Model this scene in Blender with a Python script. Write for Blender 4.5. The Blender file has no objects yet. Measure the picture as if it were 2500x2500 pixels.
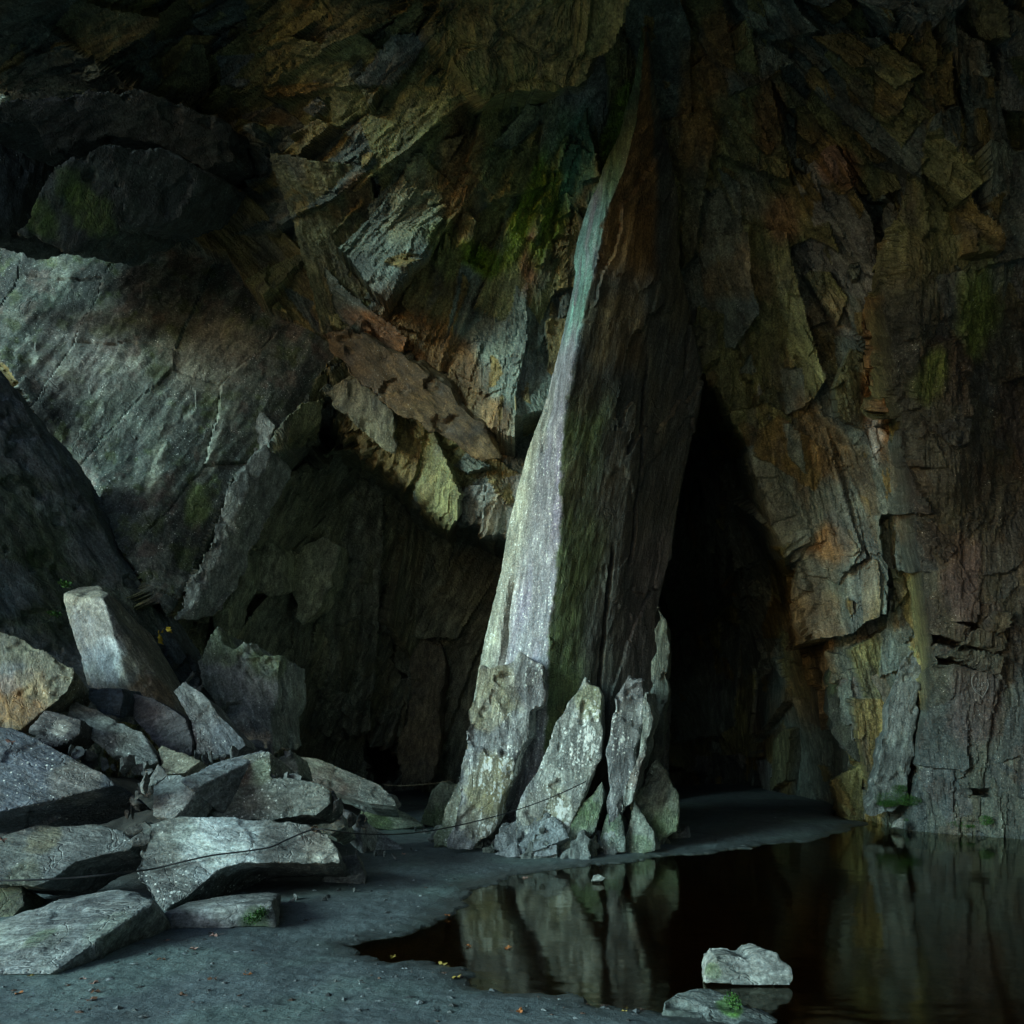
import bpy, bmesh, math, random
import numpy as np
from mathutils import Vector, Matrix
import time as _t; _t0 = _t.time()
def tick(w): print('TICK %-10s %.1f' % (w, _t.time() - _t0))
random.seed(7); RNG = np.random.default_rng(11)
scene = bpy.context.scene
C = scene.collection

# ------------------------------------------------------------------ camera, sky, sun, exposure
FPX, HOR, CAMH = 1900.0, 1780.0, 1.6        # focal length and horizon in units of the 2500 px photograph
cam = bpy.data.cameras.new('camera'); cam.sensor_width = 36.0; cam.sensor_fit = 'HORIZONTAL'
cam.lens = FPX / 2500 * 36; cam.shift_y = (HOR - 1250) / 2500; cam.clip_start = 0.05; cam.clip_end = 500
camo = bpy.data.objects.new('camera', cam); C.objects.link(camo)
camo.location = (0, 0, CAMH); camo.rotation_euler = (math.radians(90), 0, 0); scene.camera = camo

SUN_AZ, SUN_EL = math.radians(-123), math.radians(17)    # azimuth from +Y clockwise: behind the camera, to the left
sd = Vector((math.sin(SUN_AZ) * math.cos(SUN_EL), math.cos(SUN_AZ) * math.cos(SUN_EL), math.sin(SUN_EL)))
w = bpy.data.worlds.new('World'); scene.world = w; w.use_nodes = True
nt = w.node_tree; nt.nodes.clear()
sky = nt.nodes.new('ShaderNodeTexSky'); sky.sky_type = 'NISHITA'; sky.sun_disc = False
sky.sun_elevation = SUN_EL; sky.sun_rotation = SUN_AZ; sky.air_density = 1.0; sky.dust_density = 0.6
bg = nt.nodes.new('ShaderNodeBackground'); bg.inputs['Strength'].default_value = 0.12
wo = nt.nodes.new('ShaderNodeOutputWorld')
nt.links.new(sky.outputs[0], bg.inputs[0]); nt.links.new(bg.outputs[0], wo.inputs[0])
sl = bpy.data.lights.new('sun', 'SUN'); sl.energy = 3.1; sl.angle = math.radians(25); sl.color = (0.58, 0.93, 0.94)
so = bpy.data.objects.new('sun', sl); C.objects.link(so); so.rotation_euler = sd.to_track_quat('Z', 'Y').to_euler()
scene.view_settings.view_transform = 'Standard'; scene.view_settings.look = 'None'
scene.view_settings.exposure = 0.76; scene.view_settings.gamma = 1.0
scene.render.engine = 'CYCLES'
scene.cycles.use_denoising = True; scene.cycles.use_adaptive_sampling = True; scene.cycles.adaptive_threshold = 0.02; scene.cycles.max_bounces = 6; scene.cycles.diffuse_bounces = 4
scene.cycles.transparent_max_bounces = 6; scene.cycles.glossy_bounces = 3; scene.cycles.sample_clamp_indirect = 4.0

# ------------------------------------------------------------------ helpers
def P(px, py, Y):
    return np.array([(px - 1250.0) / FPX * Y, Y, CAMH + (HOR - py) / FPX * Y])
def G(px, py, z=0.0):
    return P(px, py, (CAMH - z) * FPX / (py - HOR))
_perm = RNG.permutation(256).astype(np.int32); _perm = np.concatenate([_perm, _perm, _perm])
_grad = RNG.normal(size=(256, 3)).astype(np.float32); _grad /= np.linalg.norm(_grad, axis=1)[:, None]
def noise3(p):
    p = np.asarray(p, np.float32); i = np.floor(p).astype(np.int32); f = p - i; i &= 255
    u = f * f * f * (f * (f * 6 - 15) + 10)
    def g(dx, dy, dz):
        h = _perm[_perm[_perm[(i[:, 0] + dx) & 255] + ((i[:, 1] + dy) & 255)] + ((i[:, 2] + dz) & 255)]
        gr = _grad[h]
        return gr[:, 0] * (f[:, 0] - dx) + gr[:, 1] * (f[:, 1] - dy) + gr[:, 2] * (f[:, 2] - dz)
    def lerp(a, b, t): return a + (b - a) * t
    x0 = lerp(lerp(g(0,0,0), g(1,0,0), u[:,0]), lerp(g(0,1,0), g(1,1,0), u[:,0]), u[:,1])
    x1 = lerp(lerp(g(0,0,1), g(1,0,1), u[:,0]), lerp(g(0,1,1), g(1,1,1), u[:,0]), u[:,1])
    return lerp(x0, x1, u[:,2]) * 1.6
def fbm(p, octv=4, gain=0.5, lac=2.03, ridge=False):
    p = np.asarray(p, np.float32); a = 1.0; s = np.zeros(len(p), np.float32); t = 0
    for k in range(octv):
        n = noise3(p * (lac ** k) + 17.3 * k)
        if ridge: n = 1 - 2 * np.abs(n)
        s += a * n; t += a; a *= gain
    return s / t
def noise2(x, y, k=0):
    ix = np.floor(x).astype(np.int32); iy = np.floor(y).astype(np.int32); fx = (x - ix).astype(np.float32); fy = (y - iy).astype(np.float32)
    ux = fx * fx * (3 - 2 * fx); uy = fy * fy * (3 - 2 * fy); ix = (ix + 37 * k) & 255; iy = iy & 255; ix1 = (ix + 1) & 255; iy1 = (iy + 1) & 255
    a = _perm[ix]; b = _perm[ix1]
    def g(h, dx, dy): gr = _g2[h]; return gr[:, 0] * (fx - dx) + gr[:, 1] * (fy - dy)
    n0 = g(_perm[a + iy], 0, 0); n1 = g(_perm[b + iy], 1, 0); n2 = g(_perm[a + iy1], 0, 1); n3 = g(_perm[b + iy1], 1, 1)
    n0 = n0 + (n1 - n0) * ux; n2 = n2 + (n3 - n2) * ux
    return (n0 + (n2 - n0) * uy) * 1.5
_ga = RNG.uniform(0, 6.2832, 256); _g2 = np.stack([np.cos(_ga), np.sin(_ga)], 1).astype(np.float32)
def fbm2(x, y, octv=4, k=0, gain=0.5):
    a = 1.0; s = 0.0; t = 0
    for i in range(octv):
        f = 2.03 ** i; s = s + a * noise2(x * f + 5.3 * i, y * f - 7.1 * i, k + i); t += a; a *= gain
    return s / t
def smooth(a, b, x):
    t = np.clip((x - a) / (b - a), 0, 1); return t * t * (3 - 2 * t)
def rand1(i, k=0):
    x = np.sin((np.asarray(i, np.float64) + 1) * 12.9898 + k * 78.233) * 43758.5453
    return (x - np.floor(x)).astype(np.float32)
def worley2(x, y, seed=0.0):
    """nearest jittered cell: id hash (0..1 twice), offset to the cell point, edge distance estimate"""
    ix = np.floor(x).astype(np.int64); iy = np.floor(y).astype(np.int64)
    b1 = np.full(x.shape, 1e9, np.float32); b2 = b1.copy(); bid = np.zeros(x.shape, np.float64); bx = np.zeros_like(b1); by = np.zeros_like(b1)
    for ox in (-1, 0, 1):
        for oy in (-1, 0, 1):
            cx = ix + ox; cy = iy + oy; h = cx * 157.0 + cy * 113.0 + seed * 71.0
            px = cx + 0.1 + 0.8 * rand1(h, 1); py = cy + 0.1 + 0.8 * rand1(h, 2)
            dx = x - px; dy = y - py; d = (dx * dx + dy * dy).astype(np.float32)
            m = d < b1
            b2 = np.where(m, b1, np.minimum(b2, d)); b1 = np.where(m, d, b1)
            bid = np.where(m, h, bid); bx = np.where(m, dx, bx); by = np.where(m, dy, by)
    return bid, bx, by, np.sqrt(b2) - np.sqrt(b1)
def poly_sd(x, y, poly):
    """signed distance to a polygon, positive inside"""
    poly = np.array(poly, np.float64); d = np.full(x.shape, 1e9); ins = np.zeros(x.shape, bool)
    n = len(poly)
    for k in range(n):
        ax, ay = poly[k]; bx, by = poly[(k + 1) % n]
        ex, ey = bx - ax, by - ay
        t = np.clip(((x - ax) * ex + (y - ay) * ey) / (ex * ex + ey * ey + 1e-9), 0, 1)
        d = np.minimum(d, np.hypot(x - ax - t * ex, y - ay - t * ey))
        c = ((ay > y) != (by > y)) & (x < ex * (y - ay) / (ey + 1e-12 if abs(ey) < 1e-12 else ey) + ax)
        ins ^= c
    return np.where(ins, d, -d)
def tps(pts, U, V):
    """thin-plate interpolation of (px, py, value) samples"""
    pts = np.array(pts, np.float64); x = pts[:, 0] / 1000; y = pts[:, 1] / 1000; n = len(pts)
    def k(r2): return r2 * np.log(r2 + 1e-9)
    K = k((x[:, None] - x) ** 2 + (y[:, None] - y) ** 2) + np.eye(n) * 2e-3
    A = np.zeros((n + 3, n + 3)); A[:n, :n] = K; A[:n, n] = 1; A[:n, n+1] = x; A[:n, n+2] = y; A[n:, :n] = A[:n, n:].T
    wv = np.linalg.solve(A, np.concatenate([pts[:, 2], [0, 0, 0]]))
    u = U.ravel() / 1000; v = V.ravel() / 1000; out = wv[n] + wv[n+1] * u + wv[n+2] * v
    for i in range(n): out += wv[i] * k((u - x[i]) ** 2 + (v - y[i]) ** 2)
    return out.reshape(U.shape)

def tag(o, label=None, cat=None, group=None, kind=None):
    if label: o['label'] = label
    if cat: o['category'] = cat
    if group: o['group'] = group
    if kind or cat: o['kind'] = kind or 'thing'
    return o
LEAN = Matrix.Rotation(math.radians(13), 4, 'Y')          # cleavage: steep, leaning to +X
def mesh_obj(name, V, F, mat, parent=None, col=None, rot=None, smooth_shade=True, loc=None):
    """V world coordinates; stored in a local frame given by rot (4x4) and loc"""
    V = np.asarray(V, np.float64)
    M = Matrix.Translation(Vector(loc) if loc is not None else Vector((0, 0, 0))) @ (rot if rot is not None else Matrix.Identity(4))
    Mi = np.array(M.inverted()); L = V @ Mi[:3, :3].T + Mi[:3, 3]
    me = bpy.data.meshes.new(name); F = np.asarray(F)
    me.vertices.add(len(L)); me.vertices.foreach_set('co', L.astype(np.float32).ravel())
    nf, k = F.shape
    me.loops.add(nf * k); me.loops.foreach_set('vertex_index', F.astype(np.int32).ravel())
    me.polygons.add(nf); me.polygons.foreach_set('loop_start', np.arange(0, nf * k, k, dtype=np.int32))
    me.polygons.foreach_set('use_smooth', np.full(nf, smooth_shade))
    me.update(calc_edges=True); me.validate()
    if col is not None:
        a = me.color_attributes.new('Col', 'FLOAT_COLOR', 'POINT'); a.data.foreach_set('color', np.asarray(col, np.float32).ravel())
    me.materials.append(mat)
    if smooth_shade: me.set_sharp_from_angle(angle=math.radians(30))
    o = bpy.data.objects.new(name, me); C.objects.link(o)
    if parent is not None:
        o.parent = parent; o.matrix_parent_inverse = parent.matrix_world.inverted() if False else Matrix.Identity(4)
        pm = PM.get(parent.name, Matrix.Identity(4)); o.matrix_basis = pm.inverted() @ M
    else:
        o.matrix_basis = M
    PM[o.name] = M
    return o
PM = {}
def empty(name, loc):
    o = bpy.data.objects.new(name, None); C.objects.link(o); o.location = loc
    PM[o.name] = Matrix.Translation(Vector(loc)); o.empty_display_size = 0.2
    return o

# ------------------------------------------------------------------ materials
def nodes_of(m):
    m.use_nodes = True; n = m.node_tree.nodes; n.clear(); return n, m.node_tree.links
def slate_material(name, stretch=(5, 5, 0.9), bump=0.6, rough=(0.5, 0.85), speck_scale=26.0, fine=38.0, wet=0.45):
    m = bpy.data.materials.new(name); n, l = nodes_of(m)
    out = n.new('ShaderNodeOutputMaterial'); b = n.new('ShaderNodeBsdfPrincipled'); l.new(b.outputs[0], out.inputs[0])
    tc = n.new('ShaderNodeTexCoord'); mp = n.new('ShaderNodeMapping'); mp.inputs['Scale'].default_value = stretch
    l.new(tc.outputs['Object'], mp.inputs[0])
    def nz(scale, det, vec, rg=0.6, dist=0.0):
        t = n.new('ShaderNodeTexNoise'); t.inputs['Scale'].default_value = scale; t.inputs['Detail'].default_value = det
        t.inputs['Roughness'].default_value = rg; t.inputs['Distortion'].default_value = dist; l.new(vec, t.inputs['Vector']); return t.outputs[0]
    streak = nz(2.2, 5, mp.outputs[0], 0.68, 0.4)
    fineN = nz(fine, 3, tc.outputs['Object'], 0.7)
    big = nz(1.7, 4, tc.outputs['Object'], 0.66, 0.5)
    def ramp(src, stops):
        r = n.new('ShaderNodeValToRGB'); e = r.color_ramp.elements
        for i, (p, c) in enumerate(stops):
            q = e[i] if i < 2 else e.new(p)
            q.position = p; q.color = (c, c, c, 1) if not isinstance(c, tuple) else c
        l.new(src, r.inputs[0]); return r.outputs[0]
    def mix(kind, fac, a, bb):
        x = n.new('ShaderNodeMix'); x.data_type = 'RGBA'; x.blend_type = kind; x.clamp_result = False
        for s, vv in ((x.inputs[0], fac), (x.inputs[6], a), (x.inputs[7], bb)):
            if isinstance(vv, (int, float)): s.default_value = vv
            elif isinstance(vv, tuple): s.default_value = vv
            else: l.new(vv, s)
        return x.outputs[2]
    def math_(op, a, bb=None):
        x = n.new('ShaderNodeMath'); x.operation = op
        for s, vv in ((x.inputs[0], a), (x.inputs[1], bb)):
            if vv is None: continue
            if isinstance(vv, (int, float)): s.default_value = vv
            else: l.new(vv, s)
        return x.outputs[0]
    vc = n.new('ShaderNodeVertexColor'); vc.layer_name = 'Col'
    c = mix('MULTIPLY', 1.0, vc.outputs[0], ramp(streak, [(0.28, 0.36), (0.5, 0.92), (0.70, 1.8)]))
    c = mix('MULTIPLY', 0.9, c, ramp(fineN, [(0.3, 0.4), (0.5, 1.0), (0.72, 1.7)]))
    c = mix('MULTIPLY', 0.9, c, ramp(big, [(0.3, (0.62, 0.66, 0.68, 1)), (0.5, (1, 1, 1, 1)), (0.7, (1.22, 1.24, 1.12, 1))]))
    # pale lichen / mineral specks, how many is set by the alpha of the vertex colour
    vo = n.new('ShaderNodeTexVoronoi'); vo.inputs['Scale'].default_value = speck_scale; l.new(tc.outputs['Object'], vo.inputs['Vector'])
    msk = streak
    rad = math_('MULTIPLY', math_('MULTIPLY', vc.outputs['Alpha'], ramp(msk, [(0.40, 0.0), (0.62, 1.0)])), 0.62)
    sp = math_('LESS_THAN', vo.outputs['Distance'], rad)
    dust = math_('MULTIPLY', math_('MULTIPLY', ramp(fineN, [(0.55, 0.0), (0.72, 1.0)]), vc.outputs['Alpha']), 0.8)
    c = mix('MIX', dust, c, (0.50, 0.52, 0.50, 1)); c = mix('MIX', sp, c, (0.72, 0.74, 0.70, 1))
    l.new(c, b.inputs['Base Color'])
    rr = n.new('ShaderNodeMapRange'); rr.inputs['To Min'].default_value = rough[0]; rr.inputs['To Max'].default_value = rough[1]
    l.new(big, rr.inputs['Value']); l.new(rr.outputs[0], b.inputs['Roughness']); b.inputs['Specular IOR Level'].default_value = wet
    snap = math_('SNAP', streak, 0.055)
    crk = ramp(math_('ABSOLUTE', math_('SUBTRACT', big, 0.5)), [(0.0, 0.0), (0.012, 1.0)])
    hsum = math_('ADD', math_('ADD', math_('MULTIPLY', streak, 0.035), math_('MULTIPLY', snap, 0.07)), math_('ADD', math_('MULTIPLY', fineN, 0.016), math_('MULTIPLY', crk, 0.02)))
    bp = n.new('ShaderNodeBump'); bp.inputs['Strength'].default_value = bump; bp.inputs['Distance'].default_value = 1.0
    l.new(hsum, bp.inputs['Height']); l.new(bp.outputs[0], b.inputs['Normal'])
    return m
M_WALL = slate_material('slate_wall', (4, 4, 0.7), 0.7)
M_PILLAR = slate_material('slate_pillar', (5, 5, 1.0), 0.55, speck_scale=20.0)
M_SLAB = slate_material('slate_smooth', (3.0, 3.0, 1.2), 0.42)
M_ROCK = slate_material('slate_boulder', (6, 6, 2.2), 0.55, speck_scale=24.0)

def plain_material(name, col, rough=0.7, noise=0.0, nscale=20, metallic=0.0, bump=0.0):
    m = bpy.data.materials.new(name); n, l = nodes_of(m)
    out = n.new('ShaderNodeOutputMaterial'); b = n.new('ShaderNodeBsdfPrincipled'); l.new(b.outputs[0], out.inputs[0])
    b.inputs['Roughness'].default_value = rough; b.inputs['Metallic'].default_value = metallic
    tc = n.new('ShaderNodeTexCoord'); t = n.new('ShaderNodeTexNoise'); t.inputs['Scale'].default_value = nscale; t.inputs['Detail'].default_value = 6
    l.new(tc.outputs['Object'], t.inputs['Vector'])
    r = n.new('ShaderNodeValToRGB'); r.color_ramp.elements[0].position = 0.3; r.color_ramp.elements[1].position = 0.7
    r.color_ramp.elements[0].color = tuple(c * (1 - noise) for c in col) + (1,); r.color_ramp.elements[1].color = tuple(c * (1 + noise) for c in col) + (1,)
    l.new(t.outputs[0], r.inputs[0]); l.new(r.outputs[0], b.inputs['Base Color'])
    if bump:
        bp = n.new('ShaderNodeBump'); bp.inputs['Strength'].default_value = bump; bp.inputs['Distance'].default_value = 0.02
        l.new(t.outputs[0], bp.inputs['Height']); l.new(bp.outputs[0], b.inputs['Normal'])
    return m
M_MOSS = plain_material('moss', (0.026, 0.085, 0.010), 0.95, 0.6, 60, bump=0.8)
M_CABLE = plain_material('black_cable', (0.012, 0.012, 0.014), 0.45, 0.4, 60)
M_WIRE = plain_material('bare_wire', (0.35, 0.27, 0.20), 0.4, 0.3, 60, metallic=0.6)
M_IRON = plain_material('rusty_iron', (0.05, 0.028, 0.015), 0.6, 0.5, 80, metallic=0.5, bump=0.4)
M_YELLOW = plain_material('yellow_leaf', (0.55, 0.36, 0.02), 0.7, 0.35, 30)
M_SCRATCH = plain_material('scratched_slate', (0.20, 0.21, 0.21), 0.9, 0.3, 40)

# ------------------------------------------------------------------ the cave wall and roof: one control surface, split along its fractures
mass_pts = [(-500,-700,6.2),(500,-700,6.3),(1500,-700,6.5),(2500,-700,6.2),(3000,-700,6.0),
 (-500,0,9.2),(0,0,9.4),(500,0,9.6),(250,200,10.5),(1000,0,9.0),(1500,0,9.2),(2000,0,8.8),(2500,0,8.2),(3000,0,7.5),
 (-500,400,11.5),(0,400,11.8),(500,400,11.8),(800,400,10.6),(1200,400,10.8),(1600,400,10.9),(2000,400,10.2),(2500,400,9.2),(3000,400,8.4),
 (-500,800,10.0),(0,800,10.6),(400,700,11.4),(700,800,11.5),(1000,800,11.9),(1300,800,12.1),(1700,800,11.9),(2000,800,11.3),(2300,800,10.6),(2500,800,10.9),(3000,800,9.0),
 (200,1100,10.35),(400,1400,10.2),(415,1510,10.1),(600,1000,11.3),(900,1050,12.2),(1200,1250,12.4),(1700,1000,12.2),(1900,1200,12.6),(2100,1200,12.3),(2300,1200,11.4),(2500,1200,11.6),
 (2100,1500,13.0),(2200,1700,12.9),(2300,1600,12.1),(2500,1600,12.0),(2200,2010,13.1),(2300,2020,12.6),(2500,2035,12.0),(3000,1600,9.5),(3000,2050,9.8),
 (1200,1700,13.5),(1600,1700,13.5),(800,1600,13.0),(400,1900,11.0),(-500,1600,8.0),(-500,2060,8.0),(0,1900,9.0)]
rec_pts = [(450,1560,12.6),(600,1250,13.2),(560,1500,13.4),(700,1400,14.0),(850,1300,15.0),(800,1600,15.5),(1000,1350,16.5),(1000,1600,18.0),(1200,1500,17.5),(1200,1900,19.0),
 (900,1900,19.0),(700,1900,16.5),(500,1900,13.4),(1300,1300,17.0),(1600,1400,18.0),(1700,1100,16.5),(1700,1500,22.0),(1750,1900,22.0),(1880,1500,17.8),(1900,1900,19.0),
 (2000,1700,15.6),(2050,1700,14.4),(2070,1950,15.4),(1600,1900,18.0),(1850,1200,15.4),(0,1400,12.5),(-500,1200,11.5),(-500,2060,11.5),(0,2060,12.0),(1300,2060,19.0),(2300,1700,14.5),(1650,900,13.5)]
REC_L = [(405,1545),(470,1390),(560,1185),(640,1110),(720,1050),(800,1010),(950,1130),(1100,1235),(1260,1300),(1400,1300),(1400,2300),(300,2300)]
REC_T = [(1380,1000),(1640,720),(1720,870),(1828,1095),(1900,1250),(1972,1410),(2018,1560),(2042,1700),(2055,1960),(2065,2300),(1380,2300)]
GAP = [(-800,250),(-300,560),(0,872),(200,1185),(415,1515),(520,1700),(300,2300),(-800,2300)]
SLAB = [(-600,380),(-20,560),(300,600),(560,640),(650,760),(835,850),(720,1005),(640,1090),(560,1170),(415,1512),(0,875),(-600,500)]

def axis(lo, hi, step, out_lo, out_hi, ostep):
    return np.concatenate([np.arange(out_lo, lo, ostep), np.arange(lo, hi, step), np.arange(hi, out_hi + 1, ostep)])
au = axis(-60, 2560, 3.8, -520, 3020, 16.0); av = axis(-60, 2042, 3.8, -720, 2090, 16.0)
U, Vv = np.meshgrid(au, av); NR, NC = U.shape; u = U.ravel(); v = Vv.ravel()
cu = np.arange(-560, 3081, 20.0); cv = np.arange(-760, 2141, 20.0); CU, CV = np.meshgrid(cu, cv)
def upsample(field):
    fx = (u - cu[0]) / 20.0; fy = (v - cv[0]) / 20.0; ix = fx.astype(int); iy = fy.astype(int); tx = fx - ix; ty = fy - iy
    return (field[iy, ix] * (1-tx) + field[iy, ix+1] * tx) * (1-ty) + (field[iy+1, ix] * (1-tx) + field[iy+1, ix+1] * tx) * ty
mass = upsample(tps(mass_pts, CU, CV)); rec = upsample(tps(rec_pts, CU, CV))
wx = fbm2(u / 130, v / 130, 5, 1) * 26; wy = fbm2(u / 130, v / 130, 5, 9) * 26            # ragged edges
wu, wv_ = u + wx, v + wy
sL = poly_sd(wu, wv_, REC_L); sT = poly_sd(wu, wv_, REC_T); sG = poly_sd(u + wx * 0.3, v + wy * 0.3, GAP)
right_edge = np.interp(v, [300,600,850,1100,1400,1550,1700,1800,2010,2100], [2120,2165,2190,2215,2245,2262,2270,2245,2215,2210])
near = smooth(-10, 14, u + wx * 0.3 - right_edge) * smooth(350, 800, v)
Y = mass - 0.65 * near + 0.25 * (1 - near) * smooth(500, 900, v) * smooth(1750, 2000, u)
wl = np.where(sL > sT, smooth(-8, 55, sL), smooth(-8, 60, sT))
hole = 3.0 * smooth(1.05, 0.8, np.hypot((wu - 925) / 55, (wv_ - 1860) / 75))
Y = Y * (1 - wl) + (rec + hole) * wl
gg = smooth(-2, 12, sG) * (1 - smooth(-8, 55, np.maximum(sL, sT)))
Y = Y + 1.5 * gg
notch = np.zeros_like(Y)
for poly, dep in (([(2282,1544),(2331,1557),(2427,1588),(2445,1600),(2383,1592),(2331,1587),(2280,1575)], 0.55),
                  ([(2290,1604),(2347,1609),(2430,1638),(2432,1657),(2383,1647),(2331,1632),(2290,1622)], 0.55),
                  ([(2323,1518),(2378,1520),(2440,1530),(2445,1560),(2375,1540)], 0.4),
                  ([(2360,1925),(2420,1927),(2418,1946),(2365,1940)], 0.5), ([(2250,1665),(2268,1660),(2270,1680),(2252,1680)], 0.3)):
    notch += dep * smooth(-1, 4, poly_sd(u + wx * 0.05, v + wy * 0.05, poly))
Y = Y + notch
# low swells
Y = Y + 0.35 * upsample(fbm2(CU.ravel() / 420, CV.ravel() / 420, 3, 3).reshape(CU.shape)) * (1 - 0.7 * smooth(0, 60, poly_sd(u, v, SLAB)))

# fracture slabs: overlapping plates, each with its own angular outline, tilt and height; the highest one shows
slab_sd = poly_sd(wu * 0.7 + u * 0.3, wv_ * 0.7 + v * 0.3, SLAB)
inslab = (slab_sd > 0)
TH_X = [0, 400, 700, 1000, 1300, 1550, 1750, 2100, 2500]; TH_A = [40, 38, 34, 12, 20, 14, -4, -10, -2]
def dip(x, y):
    """lean of the long slabs: they fan out from the head of the pillar; the overhang of the recess runs across them"""
    t = 0.85 * np.arctan2(1560 - x, np.maximum(y + 300, 200))
    band = np.abs((x - 600) * 0.70 - (y - 660) * 0.71)                    # distance to the line of the overhang
    on = smooth(150, 90, band) * smooth(620, 720, x) * smooth(1300, 1230, x)
    t = t * (1 - on) + math.radians(-50) * on
    lowl = smooth(1150, 1230, y) * smooth(1300, 1240, x); t = t * (1 - lowl) + math.radians(24) * lowl
    rr_ = smooth(2180, 2240, x); return t * (1 - rr_) + math.radians(-3) * rr_
SMU = (u + 0.22 * wx).reshape(NR, NC); SMV = (v + 0.22 * wy).reshape(NR, NC)
fine_w = (fbm2(u / 20, v / 20, 3, 21) * 4).reshape(NR, NC); SMU = SMU + fine_w; SMV = SMV + np.roll(fine_w, 37, 1)
def plates(n, smin, smax, hlo, hhi, tilt_b, tilt_a, seed, base, aspect=(2.0, 4.6), spread=0.14):
    r = random.Random(seed); TH = []; H = np.full((NR, NC), base, np.float32); ID = np.full((NR, NC), -1, np.int32)
    A = np.zeros((NR, NC), np.float32); B = np.zeros((NR, NC), np.float32); info = []
    for i in range(n):
        x = r.uniform(-150, 2650); y = r.uniform(-150, 2090)
        if i % 6 == 0: x = r.uniform(-520, 3020); y = r.uniform(-720, 2090)
        th = float(dip(np.float64(x), np.float64(y))) + r.gauss(0, spread if x < 2200 else 0.08); TH.append(th)
        sz = smin * (smax / smin) ** (r.random() ** 1.3)
        if not (-150 < x < 2650 and -150 < y): sz *= 1.9
        asp = r.uniform(*aspect); ra, rb = sz * 0.55, sz * asp * 0.55
        c0 = max(0, np.searchsorted(au, x - rb * 1.15) - 1); c1 = np.searchsorted(au, x + rb * 1.15); r0 = max(0, np.searchsorted(av, y - rb * 1.15) - 1); r1 = np.searchsorted(av, y + rb * 1.15)
        if c1 - c0 < 2 or r1 - r0 < 2: continue
        dx = SMU[r0:r1, c0:c1] - x; dy = SMV[r0:r1, c0:c1] - y
        a = dx * math.cos(th) + dy * math.sin(th); b = -dx * math.sin(th) + dy * math.cos(th)
        m = (np.abs(a + b * r.uniform(-0.15, 0.15)) < ra)
        for sg in (-1, 1):                                        # one or two oblique breaks at each end
            for k in range(r.choice((1, 2, 2))):
                sl_ = r.uniform(-1.1, 1.1); m &= (sg * b + sl_ * a < rb * r.uniform(0.72, 1.05))
        h = r.uniform(hlo, hhi); tb = r.uniform(*tilt_b); ta = r.uniform(-tilt_a, tilt_a)
        hh = h + tb * b / 100 + ta * a / 100
        sub_ = H[r0:r1, c0:c1]; m &= hh > sub_
        sub_[m] = hh[m]; ID[r0:r1, c0:c1][m] = i; A[r0:r1, c0:c1][m] = a[m]; B[r0:r1, c0:c1][m] = b[m]
        info.append(i)
    return H.ravel(), ID.ravel(), A.ravel(), B.ravel(), TH
NS = 1150
H1, ID1, A1, B1, TH1 = plates(NS, 24, 210, -0.25, 0.20, (-0.10, 0.18), 0.32, 5, -0.28, (1.3, 5.0), 0.15)
H2, ID2, A2, B2, _ = plates(2800, 12, 52, -0.03, 0.11, (-0.10, 0.22), 0.34, 6, 0.0, (2.0, 5.0), 0.12)
H3, ID3, A3, B3, _ = plates(9000, 5, 18, -0.01, 0.030, (-0.10, 0.16), 0.30, 8, 0.0, (2.0, 6.0), 0.14)
cid = np.where(inslab, NS, np.where(ID1 < 0, NS + 1, ID1))
tha = dip(u, v)
sa = np.where(ID1 < 0, u * np.cos(tha) + v * np.sin(tha), A1); sb = np.where(ID1 < 0, -u * np.sin(tha) + v * np.cos(tha), B1)
s0 = math.radians(38); sa = np.where(inslab, u * math.cos(s0) + v * math.sin(s0), sa); sb = np.where(inslab, -u * math.sin(s0) + v * math.cos(s0), sb)
amp = np.where(inslab, 0.0, 1.0) * (1 - 0.72 * near * smooth(600, 900, v)) * (1 + 0.1 * wl)
h2 = ID2.astype(np.float64) + 1000 + cid * 31.0
clean = 0.15 + 1.15 * rand1(cid, 77) ** 1.2
amp2 = clean * np.where(inslab, 0.10, 1.0) * (1 - 0.5 * near) * (0.35 + upsample(smooth(-0.15, 0.35, fbm2(CU.ravel() / 260, CV.ravel() / 260, 2, 5)).reshape(CU.shape)))
disp = amp * H1 + amp2 * H2 + clean * np.where(inslab, 0.2, 1.0) * (1 - 0.4 * near) * H3
st5 = fbm2(sa / 20 + cid * 0.37, sb / 170, 5, 31, 0.55)
disp += 0.06 * st5 * np.where(inslab, 0.25, 1.0) + 0.014 * np.where(inslab, 0.15, 1.0) * fbm2(u / 7, v / 7, 2, 45)
disp += np.where(inslab, 0.05, 0.0) * fbm2(sa / 150, sb / 300, 3, 41) + np.where(inslab, 0.016, 0.0) * fbm2(sa / 24, sb / 40, 3, 42)
hs_, xs_, ys_, es_ = worley2((sa + 0.8 * wx) / 210.0, (sb + 0.8 * wy) / 420.0, 2.0)                      # a few broad spalls on the smooth slab
disp += np.where(inslab, 1.0, 0.0) * ((rand1(hs_, 6) - 0.5) * 0.05 + ys_ * 0.05 * rand1(hs_, 7) - 0.03 * smooth(0.02, 0.0, es_))

Xw = (u - 1250.0) / FPX * Y; Zw = CAMH + (HOR - v) / FPX * Y
base = np.stack([Xw, Y, Zw], 1)
Bg = base.reshape(NR, NC, 3)
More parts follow.
